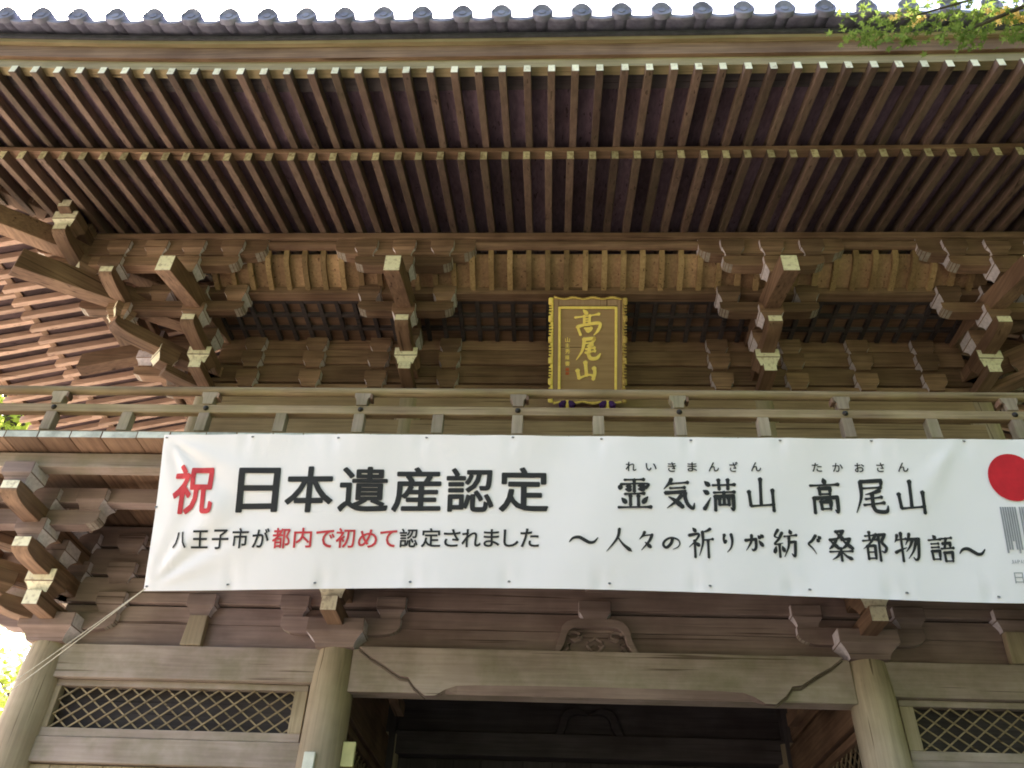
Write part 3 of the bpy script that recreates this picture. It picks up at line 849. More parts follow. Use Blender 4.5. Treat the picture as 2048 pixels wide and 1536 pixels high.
lower_corner(XL - LC, -1); lower_corner(XL + LC, 1)

# wall beams, boards
LX0, LX1 = XL - LC, XL + LC
beam("wall_board", LX0, LX1, -.03, .03, 4.245, 4.474, low_x, .003)
beam("wall_board", LX0, LX1, -.034, .03, 4.478, 4.648, low_x, .003)
beam("balcony_wall_beam", LX0, LX1, -.075, .075, 4.672, 4.93, low_x)
beam("balcony_wall_beam", LX0, LX1, -.073, .073, 4.965, 5.245, low_x)
beam("balcony_wall_beam", LX0, LX1, -.071, .071, 5.275, 5.50, low_x)
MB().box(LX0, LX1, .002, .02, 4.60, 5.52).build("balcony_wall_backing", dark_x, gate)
beam("balcony_inner_beam", LX0 - 1.1, LX1 + 1.1, -.99, -.86, 5.262, 5.42, low_x)
beam("balcony_outer_beam", LX0 - 1.75, LX1 + 1.75, -1.46, -1.32, 5.362, 5.512, grey_x)
for sg in (-1, 1):
    xb = XL + sg * (LC + 1.39)
    beam("balcony_outer_beam", xb - .07, xb + .07, -1.31, 4.6, 5.360, 5.510, grey_y)
    xb = XL + sg * (LC + .92)
    beam("balcony_inner_beam", xb - .065, xb + .065, -.85, 3.7, 5.26, 5.42, grey_y)
    xb = XL + sg * LC
    for z0, z1 in ((4.672, 4.93), (4.965, 5.245), (5.275, 5.50), (3.925, 4.21), (4.245, 4.648)):
        beam("side_wall_beam", xb - .07, xb + .07, .08, 2.8, z0, z1, grey_y)
# tie beams of the side bays (nageshi), lattice windows, lower rails
def strut(cx):
    """tapering bay strut with a block on top"""
    p = [(-.108, 4.247), (.092, 4.247), (.085, 4.54), (-.085, 4.54)]
    m = MB().prism(p, -.11, -.036, 1); o = m.build("bay_strut", grey_z, gate, bevel=.004); o.location = (cx, 0, 0)
    link("bearing_block", MASUL, gate, (cx, -.015, BL[0] - .01))
for cx in (XL - 3.835, XL + 3.835): strut(cx)
for k in (1, 2):
    for cx in (XL - 3.835, XL + 3.835, XL): link("bearing_block", MASUL, gate, (cx, -.005, BL[k]))
def lattice_bay(xa, xb):
    """xa < xb: clear opening of the lattice between column faces"""
    beam("tie_beam", xa - .2, xb + .2, -.10, .06, 3.925, 4.240, grey_x)
    s = empty("lattice_window", gate)
    z0, z1 = 3.495, 3.866
    def fb(x0, x1, zz0, zz1, m): MB().box(x0, x1, -.035, .05, zz0, zz1).build("frame", m, s, bevel=.004)
    fb(xa - .12, xb + .12, z1, 3.923, grey_x); fb(xa - .12, xb + .12, 3.418, z0, grey_x)
    fb(xa - .12, xa, z0 + .001, z1 - .001, grey_z); fb(xb, xb + .12, z0 + .001, z1 - .001, grey_z)
    MB().box(xa - .1, xb + .1, .085, .095, z0 - .05, z1 + .05).build('interior_shade_backing', dark_x, s)  # unlit interior behind the slats painted as a dark board
    H = z1 - z0; pitch = .1655; sl = .74; w = .008
    for layer, (sg, y) in enumerate(((1, -.006), (-1, .008))):
        n0 = int(-H / sl / pitch) - 1
        x = xa + n0 * pitch
        while x < xb + H / sl:
            # line z = z0 + sl*(xx-x)*sg
            ends = []
            if sg > 0: a, b = x, x + H / sl; za, zb = z0, z1
            else: a, b = x, x + H / sl; za, zb = z1, z0
            A, Z = a, za; Bx, ZB = b, zb
            if A < xa: Z += (ZB - Z) * (xa - A) / (Bx - A); A = xa
            if Bx > xb: ZB = Z + (ZB - Z) * (xb - A) / (Bx - A); Bx = xb
            if Bx - A > .02:
                m = MB(); v = w
                m.hexa([(A, y - .006, Z - v), (A, y + .006, Z - v), (A, y + .006, Z + v), (A, y - .006, Z + v),
                        (Bx, y - .006, ZB - v), (Bx, y + .006, ZB - v), (Bx, y + .006, ZB + v), (Bx, y - .006, ZB + v)], 0)
                m.build("lattice_slat", latt, s)
            x += pitch
    beam("lower_tie_beam", xa - .2, xb + .2, -.05, .06, 3.20, 3.415, grey_x)
    x = xa - .1; k = 0
    while x < xb + .1:
        w2 = min(.24, xb + .1 - x); beam("wall_plank", x, x + w2 - .004, .0 + .003 * (k % 2), .03, .34, 3.19, grey_z, .003); x += .24; k += 1
latt = wood("lattice_slat_timber", (0.38, 0.29, 0.18), (0.25, 0.185, 0.115), 0, vary=.2, stain=.2)
lattice_bay(-4.995, -2.79)
lattice_bay(2.76, 4.965)

# carved rainbow beam over the passage
cb = empty("rainbow_beam", gate)
MB().box(XL - LX + .17, XL + LX - .17, -.115, .07, 3.85, 4.242).build("beam_body", grey_x, cb, bevel=.005)
cz = [(-2.215, 4.246), (-2.09, 4.155), (-1.96, 4.085), (-1.80, 3.985), (-1.72, 3.975), (-1.655, 3.895), (-1.55, 3.815), (-1.46, 3.818), (-1.37, 3.875), (-1.27, 3.908), (-1.1, 3.916), (-.6, 3.922), (0, 3.925)]
prof = cz + [(-x, z) for x, z in cz[-2::-1]]
m = MB(); n = len(prof)
# front face set forward; lower edge chamfered back
fr = [(x - .02, -.165, z) for x, z in prof]; bk = [(x - .02, -.112, (3.846 if abs(x) < 1.45 else z)) for x, z in prof]
m.add(fr + bk, [tuple(range(n)), tuple(range(n, 2 * n))[::-1]] + [(i, n + i, n + (i + 1) % n, (i + 1) % n) for i in range(n)], [0, 0] + [1] * n)
m.build("raised_face", [grey_x, low_x], cb)  # chamfer in browner timber: its ground-lit tint put into the colour
for sg in (-1, 1):      # groove shadow drawn as a darker tube where the beam end is thinned
    pts = [(sg * -p[0] - .02 if False else sg * abs(p[0]) - .02, -.122, p[1] - .02) for p in cz[:7]]
    MB().tube(pts, [.006, .010, .011, .011, .011, .010, .005], 6).build("groove_shadow_line", groove_m, cb, smooth=True)

# frog-leg strut (kaerumata) with pierced carving
fk = empty("frog_leg_strut", gate, (-.03, 0, 0))
outer = [(-.40, 4.247), (-.375, 4.30), (-.345, 4.37), (-.33, 4.44), (-.315, 4.50), (-.27, 4.55), (-.20, 4.575), (-.13, 4.583)]
inner = [(-.345, 4.247), (-.315, 4.285), (-.285, 4.345), (-.27, 4.41), (-.245, 4.46), (-.20, 4.49), (-.13, 4.50), (0, 4.497)]
O = outer + [(-x, z) for x, z in outer[::-1]]; I = inner + [(-x, z) for x, z in inner[-2::-1]]
m = MB()
def strip(Oa, Ia, y0, y1):
    n = min(len(Oa), len(Ia)); vs = []
    for o, i in zip(Oa[:n], Ia[:n]): vs += [(o[0], y0, o[1]), (i[0], y0, i[1]), (i[0], y1, i[1]), (o[0], y1, o[1])]
    fs = [(0, 1, 2, 3), tuple(range(4 * n - 4, 4 * n))[::-1]]
    for k in range(n - 1):
        for j in range(4): fs.append((k * 4 + j, k * 4 + (j + 1) % 4, k * 4 + 4 + (j + 1) % 4, k * 4 + 4 + j))
    return vs, fs
for sg in (1, -1):
    vs, fs = strip([(sg * a, b) for a, b in outer], [(sg * a, b) for a, b in inner], -.125, -.036); m.add(vs, fs, 0)
m.box(-.13, .13, -.124, -.037, 4.499, 4.58)
m.build("strut_frame", low_x, fk, bevel=.006)
def curl(pts, r, name="carved_scroll"): MB().tube(pts, r, 8).build(name, low_x, fk, smooth=True)
for sg in (-1, 1):
    curl([(sg * (.20 + .055 * math.cos(a)), -.085, 4.425 + .035 * math.sin(a)) for a in [t * .5 for t in range(0, 11)]], .017)
    curl([(sg * .245, -.08, 4.40), (sg * .19, -.085, 4.37), (sg * .14, -.085, 4.385), (sg * .12, -.08, 4.42)], [.008, .016, .014, .006])
    curl([(sg * .30, -.08, 4.262), (sg * .25, -.09, 4.30), (sg * .24, -.09, 4.34), (sg * .27, -.08, 4.36)], [.01, .018, .016, .006])
    curl([(sg * .004, -.09, 4.262), (sg * .05, -.10, 4.29), (sg * .075, -.10, 4.325), (sg * .06, -.10, 4.362), (sg * .02, -.10, 4.385), (sg * -.0, -.10, 4.40)], [.014, .018, .018, .016, .015, .01])
    curl([(sg * .075, -.09, 4.33), (sg * .045, -.10, 4.315), (sg * .02, -.10, 4.335)], [.012, .012, .006])
bb = MB()
link("bearing_block", MASUL, fk, (0, -.03, BL[0] - .003), (0, 0, 0), (1.08, 1, .96))

# inside of the passage: ceiling, back beam, side walls
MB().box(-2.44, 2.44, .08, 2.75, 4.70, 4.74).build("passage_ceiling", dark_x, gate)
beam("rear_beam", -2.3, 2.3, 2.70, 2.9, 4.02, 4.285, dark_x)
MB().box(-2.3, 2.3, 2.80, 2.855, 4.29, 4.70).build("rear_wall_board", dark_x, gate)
vs, fs = strip([(a * 1.05 + .02, b + .02) for a, b in outer], [(a * .95 + .02, b + .03) for a, b in inner], 2.72, 2.81)
m = MB(); m.add(vs, fs, 0); vs, fs = strip([(-a * 1.05 + .02, b + .02) for a, b in outer], [(-a * .95 + .02, b + .03) for a, b in inner], 2.72, 2.81); m.add(vs, fs, 0)
m.build("rear_frog_leg_strut", dark_x, gate, bevel=.005)
for sg in (-1, 1):
    xc = XL + sg * LX
    beam("passage_side_beam", xc - .09, xc + .09, .18, 2.62, 3.80, 4.19, wood_y)
    beam("passage_side_rail", xc - .06, xc + .06, .18, 2.62, 3.36, 3.47, wood_y)
    beam("passage_side_rail", xc - .055, xc + .055, .18, 2.62, 3.70, 3.78, wood_y)
    MB().box(xc - .03, xc + .03, .18, 2.62, .34, 3.35).build("passage_side_wall", wood_y, gate)
    MB().box(xc - .05, xc + .05, .18, 2.62, 4.25, 4.69).build("passage_side_board", wood_y, gate)
    s = empty("passage_lattice", gate)
    y = .0
    for dr in (1, -1):
        yy = -.2
        while yy < 2.7:
            a, b = yy, yy + .3; za, zb = (3.47, 3.70) if dr > 0 else (3.70, 3.47)
            a2, b2 = max(a, .2), min(b, 2.6)
            if b2 - a2 > .05:
                z1_ = za + (zb - za) * (a2 - a) / (b - a); z2_ = za + (zb - za) * (b2 - a) / (b - a); xo = xc + .012 * dr
                m = MB(); m.hexa([(xo - .006, a2, z1_ - .009), (xo + .006, a2, z1_ - .009), (xo + .006, a2, z1_ + .009), (xo - .006, a2, z1_ + .009),
                                  (xo - .006, b2, z2_ - .009), (xo + .006, b2, z2_ - .009), (xo + .006, b2, z2_ + .009), (xo - .006, b2, z2_ + .009)], 0)
                m.build("lattice_slat", latt, s)
            yy += .16
    # bracket nose with a pale end under the beam
    y_arm(.42, .9, XL + sg * 1.95, 3.93, 4.05, w=.09, ch=.06).build("beam_nose", [wood_y, grain_grey, grain_grey], gate, bevel=.003)
    MB().box(XL + sg * LC - .03, XL + sg * LC + .03, .18, 2.62, .34, 3.95).build("outer_side_wall", grey_y, gate)
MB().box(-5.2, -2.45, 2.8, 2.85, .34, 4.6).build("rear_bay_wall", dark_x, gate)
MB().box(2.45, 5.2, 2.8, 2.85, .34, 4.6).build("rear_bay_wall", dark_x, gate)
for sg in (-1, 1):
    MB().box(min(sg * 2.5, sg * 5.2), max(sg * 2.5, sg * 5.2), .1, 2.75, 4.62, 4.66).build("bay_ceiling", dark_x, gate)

MB().box(-2.45, 2.45, 2.92, 2.97, .34, 4.71).build("added_rear_panel", dark_x, gate)  # rear closure added to keep light out of the passage
for k in range(9): beam("added_rear_plank", -2.3 + k * .512, -2.3 + k * .512 + .505, 2.885, 2.918, .4, 4.01, dark_z, .004)
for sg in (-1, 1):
    MB().box(min(sg * 2.3, sg * 2.62), max(sg * 2.3, sg * 2.62), 2.62, 2.9, .34, 4.72).build("added_rear_jamb", dark_z, gate)
MB().box(-5.2, 5.2, 2.86, 2.9, 4.2, 5.5).build("added_rear_upper_board", dark_x, gate)
# ---- balcony floor and railing
fx = -6.93; k = 0
while fx < 6.9:
    w = random.uniform(.27, .33); x1 = min(fx + w, 6.93)
    MB().box(fx + .002, x1 - .002, -1.68 - random.uniform(0, .006), .33, 5.532, 5.604, 0, None, 1).build("floor_board", [wood_y, edge_white], gate, bevel=.004)
    fx = x1
for sg in (-1, 1):
    y = .34
    while y < 4.5:
        w = .3; a, b = sorted((sg * 4.8, sg * 6.93))
        MB().box(a, b, y, y + w - .004, 5.533, 5.603, 0, 1, None).build("floor_board", [grey_x, edge_white], gate, bevel=.004); y += w
rl = empty("balcony_railing", gate)
RY = -1.565
MB().tube([(-7.1, RY, 6.147), (0, RY, 6.150), (7.1, RY, 6.147)], .045, 16).build("top_rail", rail_x, rl, smooth=True)
MB().box(-7.0, 7.0, RY - .035, RY + .035, 5.878, 5.972).build("middle_rail", rail_x, rl, bevel=.006)
MB().box(-6.95, 6.95, RY - .04, RY + .04, 5.606, 5.668).build("bottom_rail", rail_x, rl, bevel=.006)
PXS = [-6.563, -5.103, -3.654, -2.207, -.761, .695, 2.163, 3.636, 5.10, 6.56]
post = MB().box(-.05, .05, -.045, .045, 5.67, 5.876).mesh("railing_post", rail_z, .005)
up = MB().prism([(-.048, 5.974), (.048, 5.974), (.052, 6.04), (.075, 6.075), (.075, 6.112), (-.075, 6.112), (-.075, 6.075), (-.052, 6.04)], -.045, .045, 1).mesh("rail_support", rail_z, .003)
nail = MB()
nn = 12
nail.tube([(0, 0, 0), (0, -.012, 0), (0, -.024, 0)], [.026, .024, .010], 12)
nailm = nail.mesh("nail_head", iron, smooth=True)
strap = MB().box(-.012, .012, -.05, .03, -.06, -.005).mesh("rail_strap", wood_z, .003)
sad = MB().box(-.065, .065, -.05, .05, 6.186, 6.204).mesh("rail_plate", grain_grey, .003)
for i, x in enumerate(PXS):
    p = link("railing_post", post, rl, (x, RY, 0)); link("rail_support", up, rl, (x, RY, 0))
    link("nail_head", nailm, rl, (x, RY - .036, 5.928))
    link("rail_strap", strap, rl, (x + (.085 if x < 1 else -.085), RY, 6.10))
    if i < len(PXS) - 1: link("railing_post", post, rl, ((x + PXS[i + 1]) / 2, RY, 0))
for sg in (-1, 1):
    MB().tube([(sg * 6.80, -1.75, 6.147), (sg * 6.80, 4.5, 6.147)], .045, 12).build("top_rail", rail_x, rl, smooth=True)
    MB().box(sg * 6.80 - .035, sg * 6.80 + .035, -1.5, 4.5, 5.878, 5.972).build("middle_rail", rail_x, rl, bevel=.006)
    for k in range(5): link("railing_post", post, rl, (sg * 6.80, -.2 + 1.2 * k, 0)); link("rail_support", up, rl, (sg * 6.80, -.2 + 1.2 * k, 0))

# ------------------------------------------------------------------ banner
def b_top(u): return 0.000464 * u**3 - 0.000322 * u**2 - 0.000761 * u + 5.563115
def b_len(u):
    u = max(-4.2, min(3.9, u)); return ((((-0.000279 * u - 0.000205) * u + 0.008014) * u + 0.004128) * u + 1.291085)
def b_fold(u, v):
    d = 0.0
    # creases fanning out of the tied corners
    for cu, cv, s in ((-3.87, 0.0, 1), (-3.87, 1.0, -1)):
        du, dv = (u - cu), (v - cv) * 1.32 * s
        r = math.hypot(du, dv)
        if 1e-4 < r < 1.5:
            a = math.atan2(dv, du)
            d += .017 * math.sin(a * 13 + cu) * math.exp(-((a - .8) / .5) ** 2) * min(1, r * 4) * max(0, 1 - r / 1.5)
    r = math.hypot(u - 2.95, v * 1.3); a = math.atan2(v * 1.3, 2.97 - u)
    if r < 1.0 and a > 0: d += .020 * math.exp(-((a - .95) / .2) ** 2) * min(1, r * 5) * (1 - r)
    # shallow scallops between the top eyelets
    d += .006 * math.sin((u + 3.87) * 2 * math.pi / .76) * math.exp(-v * 9)
    for ev in (.02, .962):      # pulled in a little at every eyelet
        du = ((u + 3.87 + .01) % .772) - (.772 if ((u + 3.87 + .01) % .772) > .386 else 0)
        d -= .007 * math.exp(-((du / .07) ** 2 + ((v - ev) * 1.3 / .07) ** 2))
        d += .004 * math.sin(du * 40) * math.exp(-(abs(v - ev) * 1.3 / .16) ** 2) * math.exp(-(du / .14) ** 2)
    d += .014 * math.sin(u * 1.9 + 1) * math.sin(v * math.pi) + .006 * math.sin(u * 5.3 + v * 3)
    return d
def bpt(u, v, off=0.0):
    a = .40 - .012 * (u + 3.87); L = b_len(u)
    off = off + b_fold(u, v)
    return (u, -1.74 + L * v * math.sin(a) - off * math.cos(a), b_top(u) - .006 * (1 - abs(math.cos((u + 3.87) * math.pi / .76))) * max(0, 1 - v * 8) - L * v * math.cos(a) - off * math.sin(a))
banner = empty("banner", None, (0.7, -1.74, 4.3))
thing(banner, "long white cloth banner with red and black Japanese lettering tied below the balcony railing", "banner")
def bchild(o):
    o.parent = banner; o.matrix_parent_inverse = Matrix.Translation((-0.7, 1.74, -4.3)); return o
m = MB(); nu, nv = 230, 44; U0, U1 = -3.885, 5.1
vs = [bpt(U0 + (U1 - U0) * i / nu + (.013 * math.sin(math.pi * j / nv) if i == 0 else 0), j / nv) for i in range(nu + 1) for j in range(nv + 1)]
N = (nu + 1) * (nv + 1)
vs += [(x, y + .0012, z) for x, y, z in vs]
fs = []
for i in range(nu):
    for j in range(nv):
        a = i * (nv + 1) + j; fs += [(a, a + 1, a + nv + 2, a + nv + 1), (N + a, N + a + nv + 1, N + a + nv + 2, N + a + 1)]
m.add(vs, fs, 0)
bchild(m.build("cloth", white_cloth, None, smooth=True))
def glyph_mesh(ch, bold=0.0, shear=0.0):
    c = bpy.data.curves.new("glyph", "FONT"); c.body = ch; c.offset = bold; c.resolution_u = 3; c.shear = 0
    o = bpy.data.objects.new("glyph", c); COL.objects.link(o)
    me = bpy.data.meshes.new_from_object(o.evaluated_get(bpy.context.evaluated_depsgraph_get()))
    bpy.data.objects.remove(o); bpy.data.curves.remove(c)
    V = [(v.co.x, v.co.y) for v in me.vertices]; F = [tuple(p.vertices) for p in me.polygons]
    bpy.data.meshes.remove(me)
    xs_ = [p[0] for p in V]; ys_ = [p[1] for p in V]
    x0, x1, y0, y1 = min(xs_), max(xs_), min(ys_), max(ys_)
    return [((x - x0) / (x1 - x0), 1 - (y - y0) / (y1 - y0)) for x, y in V], F
_gc = {}
def glyph(ch, bold=0.0):
    if (ch, bold) not in _gc: _gc[(ch, bold)] = glyph_mesh(ch, bold)
    return _gc[(ch, bold)]
def subdivide_faces(V, F, mx):
    """split long edges so flat print follows the folds"""
    bm = bmesh.new(); vv = [bm.verts.new((x, y, 0)) for x, y in V]
    for f in F:
        try: bm.faces.new([vv[i] for i in f])
        except ValueError: pass
    for k in range(1, 6):
        for no in ((1, 0, 0), (0, 1, 0)):
            bmesh.ops.bisect_plane(bm, geom=list(bm.verts) + list(bm.edges) + list(bm.faces), dist=1e-6, plane_co=(k / 6, k / 6, 0), plane_no=no)
    bm.verts.index_update()
    V2 = [(v.co.x, v.co.y) for v in bm.verts]; F2 = [tuple(v.index for v in f.verts) for f in bm.faces]
    bm.free(); return V2, F2
def print_on_banner(name, items, mat, off=.006, bold=0.0):
    for it in items:
        m = MB()
        ch, u0, v0, u1, v1 = it
        V, F = glyph(ch)
        V, F = subdivide_faces(V, F, .35)
        hm = (v1 - v0) * 1.31; d = bold * .36; k = 0           # heavier weight: the print repeated a hair's breadth around
        for dx, dy in ((0, 0), (1, 0), (-1, 0), (0, 1), (0, -1), (.7, .7), (-.7, .7), (.7, -.7), (-.7, -.7)) if bold else ((0, 0),):
            uu0, uu1, vv0, vv1 = u0 + d, u1 - d, v0 + d / 1.31, v1 - d / 1.31
            m.add([bpt(uu0 + x * (uu1 - uu0) + dx * d, vv0 + y * (vv1 - vv0) + dy * d / 1.31, off + .00025 * k) for x, y in V], F, 0); k += 1
        bchild(m.build(name, mat))
HEAD = [('祝', -3.731, 0.203, -3.3648, 0.5251), ('日', -3.1645, 0.226, -2.7999, 0.5171), ('本', -2.7436, 0.2177, -2.3233, 0.5198), ('遺', -2.2805, 0.2207, -1.848, 0.5177), ('産', -1.8197, 0.22, -1.3935, 0.5183), ('認', -1.3531, 0.225, -0.9414, 0.5175), ('定', -0.8985, 0.218, -0.4751, 0.515)]
SUB = [('八', -3.6768, 0.6351, -3.5548, 0.7396), ('王', -3.5143, 0.6272, -3.3734, 0.7408), ('子', -3.3442, 0.622, -3.1955, 0.7473), ('市', -3.1671, 0.6142, -3.0236, 0.7437), ('が', -2.9899, 0.6182, -2.8435, 0.7413), ('都', -2.8176, 0.6169, -2.6625, 0.7467), ('内', -2.6324, 0.6181, -2.4764, 0.7443), ('で', -2.4418, 0.6324, -2.2807, 0.7457), ('初', -2.2714, 0.6202, -2.1092, 0.7468), ('め', -2.0835, 0.6302, -1.9202, 0.7479), ('て', -1.8983, 0.6347, -1.7534, 0.7447), ('認', -1.7327, 0.6245, -1.5739, 0.7452), ('定', -1.5464, 0.6219, -1.3787, 0.7454), ('さ', -1.3556, 0.6284, -1.213, 0.7427), ('れ', -1.2031, 0.6279, -1.0412, 0.745), ('ま', -1.0185, 0.6272, -0.8837, 0.7417), ('し', -0.8514, 0.629, -0.723, 0.7408), ('た', -0.7089, 0.6212, -0.5526, 0.7423)]
RUBY = [('れ', 0.1781, 0.1767, 0.269, 0.2389), ('い', 0.3489, 0.1827, 0.4415, 0.2339), ('き', 0.5356, 0.173, 0.6074, 0.2381), ('ま', 0.702, 0.1712, 0.783, 0.2331), ('ん', 0.8797, 0.1692, 0.9678, 0.2309), ('ざ', 1.0553, 0.1643, 1.1267, 0.232), ('ん', 1.2339, 0.1654, 1.3204, 0.2267), ('た', 1.7463, 0.1632, 1.831, 0.2208), ('か', 1.9197, 0.1615, 2.0055, 0.2189), ('お', 2.1022, 0.1599, 2.1812, 0.2201), ('さ', 2.2805, 0.1585, 2.3435, 0.2185), ('ん', 2.4527, 0.1572, 2.5397, 0.2169)]
MAIN = [('霊', 0.1033, 0.2773, 0.3933, 0.5015), ('気', 0.474, 0.2806, 0.7552, 0.4931), ('満', 0.8178, 0.2763, 1.0936, 0.4951), ('山', 1.1718, 0.2688, 1.4369, 0.4847), ('高', 1.7042, 0.2606, 1.9653, 0.4902), ('尾', 2.0718, 0.2639, 2.3467, 0.484), ('山', 2.4011, 0.2696, 2.6589, 0.4793)]
TAIL = [('〜', -0.3016, 0.6611, -0.0595, 0.7203), ('人', -0.0004, 0.6126, 0.2208, 0.7677), ('々', 0.2677, 0.6314, 0.411, 0.7521), ('の', 0.4617, 0.6546, 0.6253, 0.7454), ('祈', 0.6775, 0.5972, 0.8819, 0.7871), ('り', 0.96, 0.631, 1.0582, 0.7503), ('が', 1.1411, 0.6326, 1.2964, 0.7456), ('紡', 1.3739, 0.5925, 1.5683, 0.7711), ('ぐ', 1.6431, 0.6197, 1.761, 0.7485), ('桑', 1.8202, 0.5865, 2.0164, 0.7787), ('都', 2.0927, 0.5957, 2.2869, 0.7723), ('物', 2.3461, 0.5982, 2.5484, 0.7709), ('語', 2.6174, 0.6081, 2.8119, 0.7711), ('〜', 2.8536, 0.6746, 3.0576, 0.7299)]

print_on_banner("heading_character", HEAD[:1], red, bold=.022)
print_on_banner("heading_character", HEAD[1:], ink, bold=.0215)
print_on_banner("subtitle_character", SUB[:5] + SUB[11:], ink, bold=.007)
print_on_banner("subtitle_character", SUB[5:11], red, bold=.007)
print_on_banner("reading_character", RUBY, ink, bold=.004)

# brush lettering: every stroke an inked ribbon, box 0..100, y down
BRUSH = {
'霊': "h22,9 78,7|d13,22 8,34|h11,22 89,19 82,31|v50,9 50,43|d26,28 38,29|d24,37 38,38|d61,26 76,25|d61,36 77,35|h22,51 78,48|v38,56 38,83|v61,56 61,83|d13,63 24,75|d88,58 75,74|h3,90 97,87",
'気': "n31,3 24,16 8,34|h28,17 80,12|h26,31 70,28|k12,46 72,41 70,58 78,80 92,92 97,76|n60,52 42,72 16,92|d22,58 42,70 62,88",
'満': "d8,10 20,21|d3,37 16,45|n4,92 12,80 24,58|h32,21 98,18|v50,5 51,33|v78,4 77,32|h34,43 96,40|v38,54 37,96|k38,55 92,52 91,92 83,87|v64,42 64,76|v50,62 50,79|v78,61 78,79|h50,79 79,78",
'山': "v50,3 48,78|v12,42 16,84|h16,85 88,79|v86,36 87,98",
'高': "d48,1 52,13|h5,22 95,17|v33,29 35,46|k33,30 68,28 66,44|h35,45 66,44|v15,56 15,98|k15,57 88,53 87,94 79,88|v36,66 38,87|k36,67 67,65 65,85|h38,86 65,85",
'尾': "k22,8 84,4 81,25|h25,27 81,24|n22,8 21,52 3,97|n76,33 56,40 34,45|h33,58 80,52|h27,75 86,68|k53,42 53,80 62,92 90,93 96,77",
'人': "n53,3 44,42 4,96|m46,36 66,66 99,95",
'々': "n40,2 30,20 10,40|h30,22 60,18 84,16|n82,16 66,48 20,97|d42,56 72,80",
'の': "n56,16 48,52 24,82 9,62 20,32 50,13 82,24 92,52 80,78 56,93",
'祈': "d22,2 32,12|n6,27 45,22 32,44 5,66|v28,44 28,99|d33,50 44,60|n92,4 78,11 60,15|n60,14 60,52 44,94|h62,42 100,38|v81,42 81,99",
'り': "v18,8 12,30 20,50 30,38|n74,4 82,36 70,72 36,98",
'が': "k4,34 60,26 58,72 44,88 36,80|n38,4 34,42 6,90|d76,34 94,60|d72,6 82,18|d86,0 96,12",
'紡': "n24,3 8,26 28,31|n40,13 24,36 6,54 42,49|v26,54 26,98|d12,62 5,82|d38,60 45,76|d72,2 77,14|h48,26 100,20|k66,46 94,43 88,92 76,85|n68,26 64,60 44,97",
'ぐ': "n70,5 44,30 18,47 44,68 66,94|d76,22 88,32|d88,8 98,18",
'桑': "k34,7 66,4 50,22 34,32|d38,11 66,32|k8,34 36,31 22,50 4,63|d12,38 42,60|k56,32 90,29 74,50 54,62|d62,36 98,60|h4,72 96,68|v50,60 50,100|n46,72 34,86 12,97|m54,72 72,86 96,95",
'都': "h14,15 50,12|v32,1 32,30|h3,32 62,27|n60,8 34,38 3,60|v20,50 20,95|k20,50 51,48 50,95|h20,71 50,70|h20,92 50,91|k68,11 95,8 80,35 96,54 88,70 76,66|v68,10 68,100",
'物': "n14,8 10,22 3,34|h10,26 48,21|v29,1 29,100|n2,70 24,60 48,52|n62,3 56,22 44,42|k56,23 98,20 90,82 78,94 70,85|n73,24 60,48 44,66|n87,26 74,60 50,90",
'語': "d22,1 30,10|h2,19 50,15|h11,33 41,31|h11,46 41,44|v12,60 14,90|k12,60 43,58 41,88|h14,89 41,88|h54,13 96,9|v73,12 64,48|k57,31 89,28 86,47|h50,50 100,46|v61,64 63,96|k61,65 93,62 91,94|h63,95 91,94",
'〜': "w1,75 14,32 34,22 52,50 70,78 86,70 99,25",
}
def catmull(P, n=7):
    if len(P) < 3: return [(P[0][0] + (P[1][0] - P[0][0]) * i / n, P[0][1] + (P[1][1] - P[0][1]) * i / n) for i in range(n + 1)]
    Q = [P[0]] + P + [P[-1]]; out = []
    for i in range(1, len(Q) - 2):
        p0, p1, p2, p3 = Q[i - 1:i + 3]
        for k in range(n):
            t = k / n
            out.append(tuple(.5 * (2 * p1[a] + (p2[a] - p0[a]) * t + (2 * p0[a] - 5 * p1[a] + 4 * p2[a] - p3[a]) * t * t + (3 * p1[a] - p0[a] - 3 * p2[a] + p3[a]) * t ** 3) for a in (0, 1)))
    out.append(P[-1]); return out
def bwidth(kind, t):
    if kind == 'h': return .58 + .45 * math.exp(-(t / .12) ** 2) * .6 + .62 * math.exp(-((1 - t) / .10) ** 2)
    if kind == 'v': return .95 + .45 * math.exp(-(t / .10) ** 2) + .12 * math.exp(-((1 - t) / .12) ** 2)
    if kind == 'n': return 1.25 - .98 * t ** 1.3
    if kind == 'd': return .45 + 1.15 * math.sin(min(1, t * 1.15) * math.pi / 2) * (1 if t < .85 else .8)
    if kind == 'm': return .55 + 1.35 * t ** 1.6 if t < .82 else 1.55 * (1 - t) / .18 + .15
    if kind == 'k': return .92 + .35 * math.exp(-(t / .10) ** 2) + .28 * math.sin(t * math.pi) - .5 * max(0, t - .85) / .15
    return .35 + 1.0 * math.sin(t * math.pi) ** .8
def strokes(ch):
    for k, s in enumerate(BRUSH[ch].split("|")):
        kind = s[0]; P = [tuple(float(q) for q in p.split(",")) for p in s[1:].split()]
        # angular strokes get a hard shoulder
        yield kind, P
